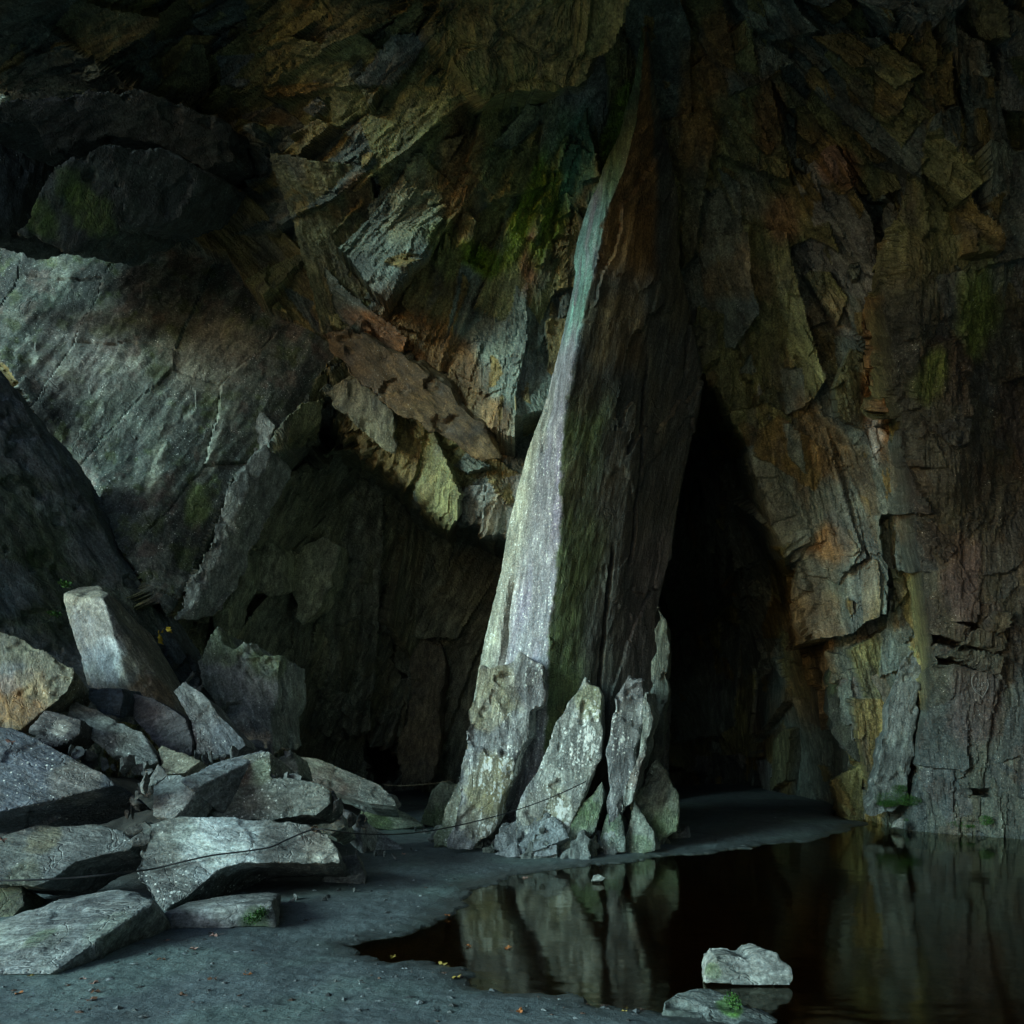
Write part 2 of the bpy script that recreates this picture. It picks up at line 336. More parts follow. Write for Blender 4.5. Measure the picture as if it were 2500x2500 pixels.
# normal of the control surface, smoothed over a wide stencil
kx = 6
du = np.roll(Bg, -kx, 1) - np.roll(Bg, kx, 1); dv = np.roll(Bg, -kx, 0) - np.roll(Bg, kx, 0)
du[:, :kx] = du[:, kx:kx+1]; du[:, -kx:] = du[:, -kx-1:-kx]; dv[:kx] = dv[kx:kx+1]; dv[-kx:] = dv[-kx-1:-kx]
N = np.cross(du, dv); N /= np.linalg.norm(N, axis=2)[..., None] + 1e-9
if (N[NR // 2, NC // 2, 1]) > 0: N = -N
fwd = np.array([0, -1.0, 0.0]); N = N * 0.55 + fwd * 0.45; N /= np.linalg.norm(N, axis=2)[..., None]
W = base + N.reshape(-1, 3) * disp[:, None]

# colour of the rock: a slate tone per slab, iron and algae stains, lightened recess
GREY = np.array([0.135,0.165,0.140]); OLIVE = np.array([0.185,0.185,0.080]); RUST = np.array([0.190,0.110,0.030]); DARK = np.array([0.060,0.066,0.068])
PALE = np.array([0.250,0.265,0.245]); PURP = np.array([0.088,0.078,0.080]); ALGAE = np.array([0.085,0.125,0.020]); TEAL = np.array([0.12,0.21,0.18]); BLUE = np.array([0.085,0.105,0.115])
pal = np.stack([GREY, OLIVE, OLIVE * 1.1, GREY * 1.15, RUST * 0.5 + OLIVE * 0.5, OLIVE * 0.7 + DARK * 0.3, GREY * 0.7, PALE * 0.8])
rc = rand1(cid, 12)
col = pal[(rc * 7.99).astype(int)]
col = col * (0.78 + 0.44 * rand1(h2, 13))[:, None]
rustm = smooth(0.12, 0.42, fbm2(sa / 70 + cid * 1.7, sb / 260, 4, 51)) * 0.42
rustm *= (1 - near * 0.7) * np.where(inslab, 0.15, 1)
col = col * (1 - rustm[:, None]) + RUST * rustm[:, None]
h2r = ((rand1(h2, 14) > 0.92) & (ID2 >= 0))[:, None] & ~inslab[:, None]
col = np.where(h2r, RUST * 0.6 + OLIVE * 0.5, col)
dk = smooth(0.1, 0.4, fbm2(sa / 60 + cid, sb / 140, 4, 52)) * 0.55
col = col * (1 - dk[:, None]) + DARK * dk[:, None]
rg = (wl * smooth(1350, 1150, u) * 0.75)[:, None]; col = col * (1 - rg) + (np.array([0.24, 0.25, 0.185]) * (1 + 0.9 * fbm2(sa / 18 + cid, sb / 120, 4, 59))[:, None]) * rg  # grey-green recess rock, painted lighter to make up for missing light
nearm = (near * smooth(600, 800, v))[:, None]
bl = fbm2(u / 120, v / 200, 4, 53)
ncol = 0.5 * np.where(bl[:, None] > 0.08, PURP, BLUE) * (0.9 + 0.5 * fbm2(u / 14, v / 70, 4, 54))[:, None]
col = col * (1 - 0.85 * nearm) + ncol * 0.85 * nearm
# the smooth slab at the left
sl1 = fbm2(sa / 55, sb / 130, 6, 55, 0.62); sl2 = fbm2(u / 60, v / 60, 6, 56, 0.62)
sl3 = fbm2(sa / 110 + 3, sb / 210, 7, 58, 0.6)
scol = np.tile(np.array([0.074, 0.094, 0.080]), (len(u), 1))
for f_, lo, hi, cc_, st_ in ((sl2, 0.06, 0.20, (0.125, 0.100, 0.082), 0.75), (sl1, 0.05, 0.20, (0.17, 0.195, 0.165), 0.9), (sl3, 0.03, 0.18, (0.034, 0.042, 0.038), 0.9), (-sl2, 0.10, 0.25, (0.060, 0.085, 0.028), 0.75), (-sl1, 0.12, 0.28, (0.030, 0.038, 0.034), 0.85)):
    t = smooth(lo, hi, f_)[:, None] * st_; scol = scol * (1 - t) + np.array(cc_) * t
col = np.where(inslab[:, None], scol, col)
def stain(px, py, rx, ry, ang, c, s):
    global col
    a = math.radians(ang); dx = wu - px; dy = wv_ - py
    p = (dx * math.cos(a) + dy * math.sin(a)) / rx; q = (-dx * math.sin(a) + dy * math.cos(a)) / ry
    m = smooth(1.15, 0.55, np.sqrt(p * p + q * q) + 0.35 * bl2) * s
    col = col * (1 - m[:, None]) + 1.35 * np.asarray(c) * (1 + 0.8 * st5[:, None]) * m[:, None]
bl2 = fbm2(sa / 40 + cid, sb / 90, 4, 57)
for st_ in [(1180,380,230,280,0,(0.15,0.17,0.055),0.5),(1120,430,60,200,0,(0.21,0.125,0.045),0.85),(1000,480,60,150,0,(0.19,0.19,0.12),0.7),(1060,860,70,190,-50,(0.15,0.08,0.025),0.8),(1130,1000,60,180,-48,(0.14,0.075,0.022),0.8),
            (960,850,40,140,-48,(0.17,0.07,0.02),0.8),(870,480,35,60,10,(0.21,0.10,0.03),0.6),(1285,640,28,110,0,(0.19,0.08,0.03),0.8),(1260,560,34,110,15,(0.14,0.20,0.015),0.95),
            (1180,640,60,50,0,(0.15,0.21,0.015),0.95),(1300,480,30,150,16,(0.14,0.20,0.015),0.9),(1090,620,40,90,5,(0.15,0.17,0.05),0.7),(1350,480,40,190,14,(0.13,0.18,0.02),0.9),(1410,400,40,170,14,(0.10,0.24,0.16),0.8),(1440,560,26,150,12,(0.12,0.27,0.21),0.8),(1370,350,60,90,10,(0.09,0.14,0.09),0.6),
            (1500,330,30,170,14,(0.14,0.20,0.02),0.85),(1690,260,60,170,0,(0.19,0.105,0.03),0.85),(1740,130,50,120,0,(0.17,0.09,0.03),0.8),(1880,280,40,120,0,(0.16,0.08,0.03),0.7),
            (1910,540,60,70,0,(0.20,0.12,0.06),0.8),(2060,420,60,50,0,(0.24,0.12,0.06),0.7),(1740,560,80,120,0,(0.20,0.19,0.13),0.7),(1830,480,50,70,0,(0.24,0.23,0.17),0.6),
            (1800,690,120,60,0,(0.17,0.12,0.06),0.7),(2020,770,60,60,0,(0.20,0.16,0.09),0.7),(2140,990,48,140,-4,(0.23,0.115,0.04),0.85),(2000,1080,60,120,-25,(0.20,0.13,0.05),0.7),
            (2010,1330,50,60,0,(0.23,0.13,0.045),0.8),(2160,850,30,120,0,(0.18,0.08,0.03),0.7),(2130,1060,25,90,0,(0.42,0.43,0.42),0.5),(1980,1600,70,200,0,(0.19,0.125,0.05),0.8),
            (2080,1350,60,200,-8,(0.13,0.15,0.145),0.6),(2170,1450,40,200,0,(0.10,0.14,0.14),0.6),(2370,760,60,120,0,(0.10,0.14,0.03),0.8),(2270,920,40,80,0,(0.09,0.13,0.03),0.7),
            (2350,1420,60,130,0,(0.075,0.058,0.058),0.7),(2380,1720,80,110,0,(0.07,0.055,0.057),0.6),(230,520,70,60,10,(0.08,0.12,0.02),0.7),(90,530,25,40,10,(0.08,0.13,0.02),0.7),
            (480,1240,30,60,10,(0.10,0.15,0.04),0.6),(380,1150,20,90,8,(0.30,0.32,0.25),0.6),(520,870,120,120,0,(0.19,0.19,0.15),0.5),(200,880,140,110,0,(0.15,0.145,0.135),0.5),
            (330,1000,150,90,10,(0.07,0.085,0.075),0.6),(780,1330,40,120,10,(0.20,0.20,0.14),0.8),(640,1330,60,100,8,(0.19,0.19,0.13),0.7),(1070,1700,50,160,5,(0.15,0.12,0.07),0.5)]:
    stain(*st_)
alpha = np.where(inslab, 0.25, 0.12) + 0.15 * smooth(0.0, 0.4, bl2)
alpha = alpha * np.where(near > 0.5, 1.2, 1.0)
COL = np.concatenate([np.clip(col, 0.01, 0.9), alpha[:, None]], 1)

idx = np.arange(NR * NC).reshape(NR, NC)
quads = np.stack([idx[:-1, :-1].ravel(), idx[1:, :-1].ravel(), idx[1:, 1:].ravel(), idx[:-1, 1:].ravel()], 1)
qc = cid[quads[:, 0]]
qu = u[quads[:, 0]]; qv = v[quads[:, 0]]
# which cells show: centre area inside the frame
inframe = (qu > 0) & (qu < 2500) & (qv > 0) & (qv < 2020)
cnt = np.bincount(qc[inframe], minlength=NS + 2)
show = [i for i in range(NS + 1) if cnt[i] > 40]
show = sorted(show, key=lambda i: -cnt[i])[:285]; showset = np.zeros(NS + 2, bool); showset[show] = True
mouth = ((qu < -120) & (qv < 900)) | ((qv < -60) & (qu < 60))
rest = quads[~showset[qc] & ~mouth]
def sub(q):
    vi, inv = np.unique(q.ravel(), return_inverse=True); return W[vi], inv.reshape(-1, 4), COL[vi]
a_, f_, c_ = sub(rest)
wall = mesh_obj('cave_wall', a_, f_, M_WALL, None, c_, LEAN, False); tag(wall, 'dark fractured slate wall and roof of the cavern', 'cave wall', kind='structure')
for i in show:
    a_, f_, c_ = sub(quads[(qc == i) & ~mouth])
    o = mesh_obj('rock_slab', a_, f_, M_SLAB if i == NS else M_WALL, wall, c_, Matrix.Rotation(0.62 if i == NS else TH1[i], 4, 'Y'), i == NS)
    if i == NS: o['label'] = 'broad smooth grey slab with a pointed lower corner'
def wall_at(px, py):
    """world point and normal of the built wall nearest to a photo position"""
    k = int(np.argmin((u - px) ** 2 + (v - py) ** 2)); return W[k], N.reshape(-1, 3)[k]

tick('wall')
# the roof over the camera and the wall beside it, up to the mouth of the cavern
def sheet(name, fn, n1, n2, label):
    a, b_ = np.meshgrid(np.linspace(0, 1, n1), np.linspace(0, 1, n2)); pts = fn(a.ravel(), b_.ravel())
    pts = pts + 0.45 * np.stack([fbm(pts * 0.5, 4), fbm(pts * 0.5 + 9, 4), fbm(pts * 0.5 + 23, 4)], 1)
    id_ = np.arange(n1 * n2).reshape(n2, n1)
    q = np.stack([id_[:-1, :-1].ravel(), id_[1:, :-1].ravel(), id_[1:, 1:].ravel(), id_[:-1, 1:].ravel()], 1)
    cc = np.tile(np.append(GREY * 0.7, 0.1), (len(pts), 1))
    o = mesh_obj(name, pts, q, M_WALL, None, cc, LEAN); tag(o, label, 'cave wall', kind='structure'); return o
def roof_fn(a, b):   # a across (-X to +X), b from the wall top back towards the mouth
    x = -4.8 + 16.3 * a; y0 = 7.6; y1 = np.interp(x, [-8, -4, 2, 9, 12], ROOF_EDGE)
    y = y0 + (y1 - y0) * b; z = 10.3 + 0.6 * np.sin(b * 3.0) - 2.5 * smooth(7.5, 11.5, x)
    return np.stack([x, y, z], 1)
ROOF_EDGE = [4.0, 2.0, -3.0, -9.0, -9.0]
sheet('cave_roof', roof_fn, 90, 70, 'dark slate roof of the cavern above the camera')
def sun_block_fn(a, b):   # unseen panel added beside the camera to keep sun off the right wall
    y = -8 + 14.0 * a; z = np.interp(y, [-8, 2, 4.5, 6], [4.4, 5.2, 5.9, 7.0]); z = z + (11.0 - z) * b
    x = -6.2 + 0.5 * np.sin(y) + 1.2 * b
    return np.stack([x, y, z], 1)
sheet('added_sun_block', sun_block_fn, 90, 50, 'unseen dark slate panel added to keep sun off the right wall')
def sky_block_fn(a, b):   # unseen wall added behind the camera to hold back sky light
    x = -1.0 + 10.5 * a; z = -0.6 + 12.0 * b; return np.stack([x, -8.0 - 0.6 * np.sin(x) + 0 * z, z], 1)
sheet('added_rear_wall', sky_block_fn, 70, 60, 'unseen dark slate wall added behind the camera to hold back sky light')
def corner_block_fn(a, b):   # unseen panel added to block sun from the upper-left wall
    y = 7.3 + 3.2 * a; z = 7.5 + 3.6 * b; return np.stack([-7.3 - 0.3 * np.sin(3 * y) + 0 * z, y, z], 1)
sheet('added_corner_block', corner_block_fn, 40, 30, 'unseen dark slate panel added to shade the upper-left wall')
def side_fn(a, b):   # right-hand wall running back beside the pool
    y = 11.5 - 20 * a; z = -0.6 + 12.0 * b
    x = np.interp(y, [-9, 0, 6, 9.5, 12], [8.5, 8.2, 8.4, 8.6, 9.6]) - 0.8 * np.sin(b * 3.1)
    return np.stack([x, y, z], 1)
sheet('cave_side_wall', side_fn, 120, 70, 'dark slate wall running along the pool')

# ------------------------------------------------------------------ floor, pool
shore_px = [(850,2312),(905,2292),(985,2272),(1060,2252),(1115,2212),(1160,2178),(1200,2158),(1300,2128),(1400,2116),(1560,2097),(1700,2082),(1850,2064),(1960,2052),(2030,2038),(2085,2022),(2110,2008),
            (2060,1998),(2030,1985),(2040,1962),(2100,1962),(2120,1985),(2160,2000),(2230,2012),(2500,2034),(2900,2050)]
shore_lo = [(3400,2420),(2600,2560),(2100,2560),(1850,2515),(1700,2482),(1600,2462),(1480,2449),(1350,2430),(1230,2412),(1170,2396),(1105,2368),(1040,2346),(930,2330)]
POOL = [tuple(G(x, y)[:2]) for x, y in shore_px + shore_lo]
xs = np.concatenate([np.linspace(-14, -5.2, 60)[:-1], np.linspace(-5.2, 8.4, 480), np.linspace(8.4, 16, 30)[1:]])
ys = np.concatenate([np.linspace(-14, 3.4, 40)[:-1], 3.4 * (25 / 3.4) ** np.linspace(0, 1, 440)])
GX, GY = np.meshgrid(xs, ys); gx, gy = GX.ravel(), GY.ravel()
g3 = np.stack([gx, gy, gx * 0], 1)
def floor_h(gx, gy, detail=True):
    sx = gx + 0.22 * fbm2(gx * 1.7, gy * 1.7, 4, 1) + 0.05 * fbm2(gx * 9, gy * 9, 3, 2); sy = gy + 0.30 * fbm2(gx * 1.7, gy * 1.7, 4, 7) + 0.07 * fbm2(gx * 9, gy * 9, 3, 8)
    s = poly_sd(sx, sy, POOL)
    h = np.where(s > 0, -0.015 - 0.42 * (1 - np.exp(-np.abs(s) / 0.9)), 0.07 * (1 - np.exp(-np.abs(s) / 0.7)))
    h = h + 0.04 * fbm2(gx * 0.8, gy * 0.8, 3, 3) * smooth(0, 0.8, -s)
    if detail: h = h + 0.014 * fbm2(gx * 3.5, gy * 3.5, 4, 4) + 0.009 * fbm2(gx * 16, gy * 16, 3, 5)
    mound = 0.9 * smooth(7.2, 10.2, gy + 0.35 * gx + 1.0) * smooth(-1.25, -3.4, gx + 0.12 * (gy - 6))
    return h + mound * (0.8 + 0.35 * fbm2(gx * 1.1, gy * 1.1, 3, 13)) + 0.05 * mound * fbm2(gx * 6, gy * 6, 4, 14), s
fh, fs = floor_h(gx, gy)
fv = np.stack([gx, gy, fh], 1)
wetm = smooth(-0.42, 0.0, fs + 0.12 * fbm2(gx * 3, gy * 3, 4, 77)); under = smooth(0.0, 0.14, fs)
silt = np.array([0.108, 0.138, 0.146]); mud = np.array([0.24, 0.15, 0.055]); wetc = np.array([0.040, 0.044, 0.042])
fn1 = fbm2(gx * 0.9, gy * 0.9, 5, 15); fn2 = fbm2(gx * 6, gy * 6, 4, 16)
fc = silt * (0.92 + 0.30 * fn1 + 0.20 * fn2)[:, None]
gr = (smooth(0.02, 0.25, fbm2(gx * 0.7, gy * 0.9, 5, 33)) * 0.75)[:, None]; fc = fc * (1 - gr) + np.array([0.125, 0.175, 0.165]) * gr
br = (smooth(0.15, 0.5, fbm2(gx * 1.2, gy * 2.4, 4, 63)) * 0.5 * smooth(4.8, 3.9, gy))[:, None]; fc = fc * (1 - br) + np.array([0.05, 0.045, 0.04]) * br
fc = fc * (1 - 0.75 * wetm[:, None]) + wetc * 0.75 * wetm[:, None]
fc = fc * (1 - under[:, None]) + mud * (1 + 0.5 * fn1)[:, None] * under[:, None]
pile_shade = (smooth(6.9, 7.8, gy + 0.35 * gx + 1.0 + 0.3 * fn2) * smooth(-1.0, -2.0, gx + 0.12 * (gy - 6)))[:, None]; fc = fc * (1 - pile_shade) + np.array([0.030, 0.030, 0.026]) * (1 + 0.8 * fn2)[:, None] * pile_shade     # shade of the gaps under the pile, painted into the floor colour
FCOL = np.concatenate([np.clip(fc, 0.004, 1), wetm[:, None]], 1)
def floor_material():
    m = bpy.data.materials.new('silt_floor'); n, l = nodes_of(m)
    out = n.new('ShaderNodeOutputMaterial'); b = n.new('ShaderNodeBsdfPrincipled'); l.new(b.outputs[0], out.inputs[0])
    tc = n.new('ShaderNodeTexCoord'); vc = n.new('ShaderNodeVertexColor'); vc.layer_name = 'Col'
    def nz(s, d, r=0.65):
        t = n.new('ShaderNodeTexNoise'); t.inputs['Scale'].default_value = s; t.inputs['Detail'].default_value = d; t.inputs['Roughness'].default_value = r
        l.new(tc.outputs['Object'], t.inputs['Vector']); return t.outputs[0]
    grit = nz(55, 6, 0.75); mid = nz(9, 6)
    def ramp(src, stops):
        r = n.new('ShaderNodeValToRGB'); e = r.color_ramp.elements
        for i, (p, c) in enumerate(stops):
            q = e[i] if i < 2 else e.new(p)
            q.position = p; q.color = (c, c, c, 1)
        l.new(src, r.inputs[0]); return r.outputs[0]
    def mul(a, bb, f=1.0):
        x = n.new('ShaderNodeMix'); x.data_type = 'RGBA'; x.blend_type = 'MULTIPLY'; x.inputs[0].default_value = f; l.new(a, x.inputs[6]); l.new(bb, x.inputs[7]); return x.outputs[2]
    c = mul(vc.outputs[0], ramp(grit, [(0.3, 0.45), (0.5, 1.0), (0.72, 1.7)])); c = mul(c, ramp(mid, [(0.3, 0.7), (0.5, 1.0), (0.7, 1.25)]))
    vo = n.new('ShaderNodeTexVoronoi'); vo.inputs['Scale'].default_value = 17; l.new(tc.outputs['Object'], vo.inputs['Vector'])
    sp = n.new('ShaderNodeMath'); sp.operation = 'LESS_THAN'; sp.inputs[1].default_value = 0.075; l.new(vo.outputs['Distance'], sp.inputs[0])
    x = n.new('ShaderNodeMix'); x.data_type = 'RGBA'; l.new(sp.outputs[0], x.inputs[0]); l.new(c, x.inputs[6])
    rc = n.new('ShaderNodeMix'); rc.data_type = 'RGBA'; rc.blend_type = 'MULTIPLY'; rc.inputs[0].default_value = 1.0
    l.new(vo.outputs['Color'], rc.inputs[6]); rc.inputs[7].default_value = (0.16, 0.15, 0.15, 1); l.new(rc.outputs[2], x.inputs[7])
    l.new(x.outputs[2], b.inputs['Base Color'])
    mr = n.new('ShaderNodeMapRange'); mr.inputs['To Min'].default_value = 0.8; mr.inputs['To Max'].default_value = 0.35
    l.new(vc.outputs['Alpha'], mr.inputs['Value']); l.new(mr.outputs[0], b.inputs['Roughness'])
    ad = n.new('ShaderNodeMath'); ad.operation = 'MULTIPLY_ADD'; ad.inputs[1].default_value = 0.35; l.new(grit, ad.inputs[0]); l.new(mid, ad.inputs[2])
    bp = n.new('ShaderNodeBump'); bp.inputs['Strength'].default_value = 0.7; bp.inputs['Distance'].default_value = 0.03; l.new(ad.outputs[0], bp.inputs['Height']); l.new(bp.outputs[0], b.inputs['Normal'])
    return m
gi = np.arange(len(gx)).reshape(GX.shape)
fq = np.stack([gi[:-1, :-1].ravel(), gi[:-1, 1:].ravel(), gi[1:, 1:].ravel(), gi[1:, :-1].ravel()], 1)
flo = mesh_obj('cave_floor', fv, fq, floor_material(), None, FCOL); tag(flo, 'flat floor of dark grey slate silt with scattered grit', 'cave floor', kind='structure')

def water_material():
    m = bpy.data.materials.new('peaty_water'); n, l = nodes_of(m)
    out = n.new('ShaderNodeOutputMaterial'); mx = n.new('ShaderNodeMixShader'); l.new(mx.outputs[0], out.inputs[0])
    tr = n.new('ShaderNodeBsdfTransparent'); tr.inputs[0].default_value = (0.66, 0.48, 0.30, 1)
    gl = n.new('ShaderNodeBsdfGlossy'); gl.inputs['Roughness'].default_value = 0.075; gl.inputs['Color'].default_value = (0.90, 0.92, 0.78, 1)
    fr = n.new('ShaderNodeFresnel'); fr.inputs['IOR'].default_value = 1.33
    tc = n.new('ShaderNodeTexCoord'); mp = n.new('ShaderNodeMapping'); mp.inputs['Scale'].default_value = (0.7, 3.0, 1); l.new(tc.outputs['Object'], mp.inputs[0])
    t = n.new('ShaderNodeTexNoise'); t.inputs['Scale'].default_value = 1.6; t.inputs['Detail'].default_value = 2; l.new(mp.outputs[0], t.inputs['Vector'])
    bp = n.new('ShaderNodeBump'); bp.inputs['Strength'].default_value = 0.12; bp.inputs['Distance'].default_value = 0.02; l.new(t.outputs[0], bp.inputs['Height'])
    l.new(bp.outputs[0], gl.inputs['Normal']); l.new(bp.outputs[0], fr.inputs['Normal'])
    l.new(fr.outputs[0], mx.inputs[0]); l.new(tr.outputs[0], mx.inputs[1]); l.new(gl.outputs[0], mx.inputs[2])
    return m
WZ = -0.012
wxs = np.linspace(-1.6, 9.5, 60); wys = np.linspace(2.5, 17.5, 60); WX, WY = np.meshgrid(wxs, wys)
wi = np.arange(3600).reshape(60, 60)
wq = np.stack([wi[:-1, :-1].ravel(), wi[:-1, 1:].ravel(), wi[1:, 1:].ravel(), wi[1:, :-1].ravel()], 1)
ctr = np.stack([WX[:-1, :-1].ravel() + 0.09, WY[:-1, :-1].ravel() + 0.12], 1)
keep = poly_sd(ctr[:, 0], ctr[:, 1], POOL) > -0.45
pool = mesh_obj('pool_water', np.stack([WX.ravel(), WY.ravel(), WX.ravel() * 0 + WZ], 1), wq[keep], water_material(), None)
tag(pool, 'still brown peaty pool mirroring the pillar', 'pool', kind='structure')

tick('floor')
# ------------------------------------------------------------------ rock builders
def remesh(bm, voxel):
    me = bpy.data.meshes.new('tmp'); bmesh.ops.recalc_face_normals(bm, faces=bm.faces); bm.to_mesh(me); bm.free()
    o = bpy.data.objects.new('tmp', me); C.objects.link(o)
    md = o.modifiers.new('r', 'REMESH'); md.mode = 'VOXEL'; md.voxel_size = voxel; md.adaptivity = 0
    dg = bpy.context.evaluated_depsgraph_get(); m2 = o.evaluated_get(dg).to_mesh()
    n = len(m2.vertices); co = np.empty(n * 3, np.float32); m2.vertices.foreach_get('co', co)
    no = np.empty(n * 3, np.float32); m2.vertices.foreach_get('normal', no)
    nf = len(m2.polygons); ls = np.empty(nf, np.int32); lt = np.empty(nf, np.int32); m2.polygons.foreach_get('loop_start', ls); m2.polygons.foreach_get('loop_total', lt)
    lv = np.empty(len(m2.loops), np.int32); m2.loops.foreach_get('vertex_index', lv)
    q = lt == 4; F = np.stack([lv[ls[q]], lv[ls[q] + 1], lv[ls[q] + 2], lv[ls[q] + 3]], 1)
    o.evaluated_get(dg).to_mesh_clear(); bpy.data.objects.remove(o); bpy.data.meshes.remove(me)
    return co.reshape(-1, 3).astype(np.float64), no.reshape(-1, 3).astype(np.float64), F
def axis_frame(a):
    """rotation whose local Z is the cleavage direction a"""
    return Vector(a).normalized().to_track_quat('Z', 'Y').to_matrix().to_4x4()
def finish_rock(name, V, N_, F, colr, seed, rough, axis_, mat, parent=None, patches=(), speck=0.3, chips=1.0, var=0.35):
    R = axis_frame(axis_); Rm = np.array(R)[:3, :3]; L = V @ Rm                     # local: z along cleavage length
    s = seed * 13.7
    d = rough * (0.55 * fbm(L * 1.6 + s, 3) + 0.55 * fbm(L * np.array([5, 5, 1.6]) + s, 4) + 0.22 * fbm(L * np.array([16, 16, 5]) + s, 4))
    # broken steps: terraces across the cleavage
    tt = L[:, 0] * 6.0 + 0.35 * fbm(L * 1.3 + s + 5, 2); fr_ = tt - np.floor(tt)
    nx_ = np.clip(1 - (N_ @ Rm[:, 0]) ** 2 * 1.6, 0, 1); d += nx_ * rough * 0.35 * chips * ((rand1(np.floor(tt), seed) - 0.5) + 0.3 * smooth(0.8, 1.0, fr_))
    q5 = 3.0 * fbm(L * np.array([2.0, 2.0, 0.7]) + s + 70, 2); d += rough * 0.25 * chips * (np.floor(q5) + smooth(0.75, 1.0, q5 - np.floor(q5)))
    ch = fbm(L * 2.6 + s + 40, 3); d -= rough * 0.8 * chips * smooth(0.18, 0.3, ch)
    V2 = V + N_ * d[:, None]
    c = np.asarray(colr) * (1 + var * 1.6 * fbm(L * np.array([2.2, 2.2, 1.0]) + s + 3, 4))[:, None]
    dk = (smooth(0.1, 0.45, fbm(L * 3.1 + s + 60, 4)) * 0.5)[:, None]; c = c * (1 - dk) + DARK * 0.9 * dk
    wn = fbm(V * 4.0 + s + 9, 4); wn2 = fbm(L * np.array([14, 14, 3]) + s, 4)
    vpx = 1250 + FPX * V[:, 0] / np.maximum(V[:, 1], 0.1); vpy = HOR - FPX * (V[:, 2] - CAMH) / np.maximum(V[:, 1], 0.1)
    for (px, py, Yp, r, pc, st) in patches:
        d2 = (vpx - px) ** 2 + (vpy - py) ** 2; nearv = np.where(d2 < max(200.0, d2.min() + 60))[0]
        q = V[nearv[np.argmin(V[nearv, 1])]]; rr = 1.3 * r / FPX * q[1]
        m = smooth(1.1, 0.7, np.linalg.norm((V - q) * np.array([1, 0.6, 1]), axis=1) / rr + 0.5 * wn + 0.35 * wn2) * st * (0.75 + 0.5 * wn2)
        m = np.clip(m, 0, 1)
        c = c * (1 - m[:, None]) + np.asarray(pc) * m[:, None]
    al = np.full(len(V), speck) * (0.4 + 1.2 * smooth(-0.2, 0.4, fbm(L * 1.5 + s + 80, 3)))
    cc = np.concatenate([np.clip(c, 0.008, 0.9), al[:, None]], 1)
    return mesh_obj(name, V2, F, mat, parent, cc, R, loc=V.mean(0) if parent is None else None)
def hull_rock(name, pts, voxel, **k):
    bm = bmesh.new()
    for p in pts: bm.verts.new(Vector(p))
    r = bmesh.ops.convex_hull(bm, input=bm.verts)
    junk = [g for g in set(r['geom_interior'] + r['geom_unused']) if isinstance(g, bmesh.types.BMVert) and g.is_valid]
    bmesh.ops.delete(bm, geom=junk, context='VERTS')
    V, N_, F = remesh(bm, voxel); return finish_rock(name, V, N_, F, **k)
def slab_rock(name, outline, back, voxel, scale=0.92, **k):
    """outline: world points of the front face (may be concave); back: vector to the rear face"""
    o = np.array(outline); c = o.mean(0); bk = c + (o - c) * scale + np.array(back); n = len(o)
    bm = bmesh.new(); a = [bm.verts.new(Vector(p)) for p in o]; b_ = [bm.verts.new(Vector(p)) for p in bk]
    f = bm.faces.new(a); g = bm.faces.new(list(reversed(b_)))
    for i in range(n): bm.faces.new([a[(i + 1) % n], a[i], b_[i], b_[(i + 1) % n]])
    bmesh.ops.triangulate(bm, faces=bm.faces)
    V, N_, F = remesh(bm, voxel); return finish_rock(name, V, N_, F, **k)
def ragged(poly, step, amp, seed):
    """resample a photo outline and roughen it"""
    r = random.Random(seed); out = []; n = len(poly)
    for i in range(n):
        (x0, y0), (x1, y1) = poly[i][:2], poly[(i + 1) % n][:2]; L_ = math.hypot(x1 - x0, y1 - y0); m = max(1, int(L_ / step))
        for j in range(m):
            t = j / m; a = amp * (0.3 if j == 0 else 1.0) * r.uniform(-1, 1)
            out.append((x0 + (x1 - x0) * t - (y1 - y0) / (L_ + 1e-6) * a, y0 + (y1 - y0) * t + (x1 - x0) / (L_ + 1e-6) * a))
    return out
def plane_pts(poly, Y0, kx, ky, cx, cy):
    return [P(x, y, Y0 + kx * (x - cx) / 100 + ky * (y - cy) / 100) for x, y in poly]

# ------------------------------------------------------------------ the pillar
pil = empty('rock_pillar', tuple(G(1380, 2060)))
tag(pil, 'tall leaning slate pillar rising from floor to roof, pale left face', 'rock pillar')
lev = [  # py, left x, corner x, mid x, right x, depth of the corner
 (2080,1080,1290,1470,1640,10.6),(1900,1130,1320,1480,1630,10.65),(1700,1155,1334,1490,1636,10.7),(1600,1175,1335,1495,1628,10.7),(1500,1197,1342,1500,1612,10.7),(1400,1222,1360,1510,1632,10.65),
 (1300,1240,1368,1520,1640,10.6),(1200,1262,1371,1530,1658,10.55),(1100,1290,1374,1540,1680,10.5),(1000,1328,1380,1550,1700,10.4),(900,1348,1396,1560,1716,10.3),(800,1374,1416,1570,1700,10.25),
 (680,1398,1444,1590,1676,10.2),(600,1408,1462,1560,1652,10.15),(500,1440,1486,1560,1652,10.1),(400,1478,1528,1575,1640,9.9),(300,1516,1552,1585,1622,9.65),(180,1548,1566,1580,1600,9.25),(60,1560,1572,1582,1594,8.8)]
bm = bmesh.new(); rings = []
for py, l_, c_, m_, r_, Yc in lev:
    wdt = (r_ - l_) / 600.0
    ring = [P(l_, py, Yc + 1.0 * wdt + 0.05), P(c_, py, Yc), P(m_, py, Yc + 0.58 * wdt), P(r_, py, Yc + 1.35 * wdt + 0.05), P(r_ - 20, py, Yc + 2.2 * wdt + 0.3), P(l_ + 40, py, Yc + 2.3 * wdt + 0.3)]
    rings.append([bm.verts.new(Vector(p)) for p in ring])
for i in range(len(rings) - 1):
    for j in range(6):
        bm.faces.new([rings[i][j], rings[i][(j + 1) % 6], rings[i + 1][(j + 1) % 6], rings[i + 1][j]])
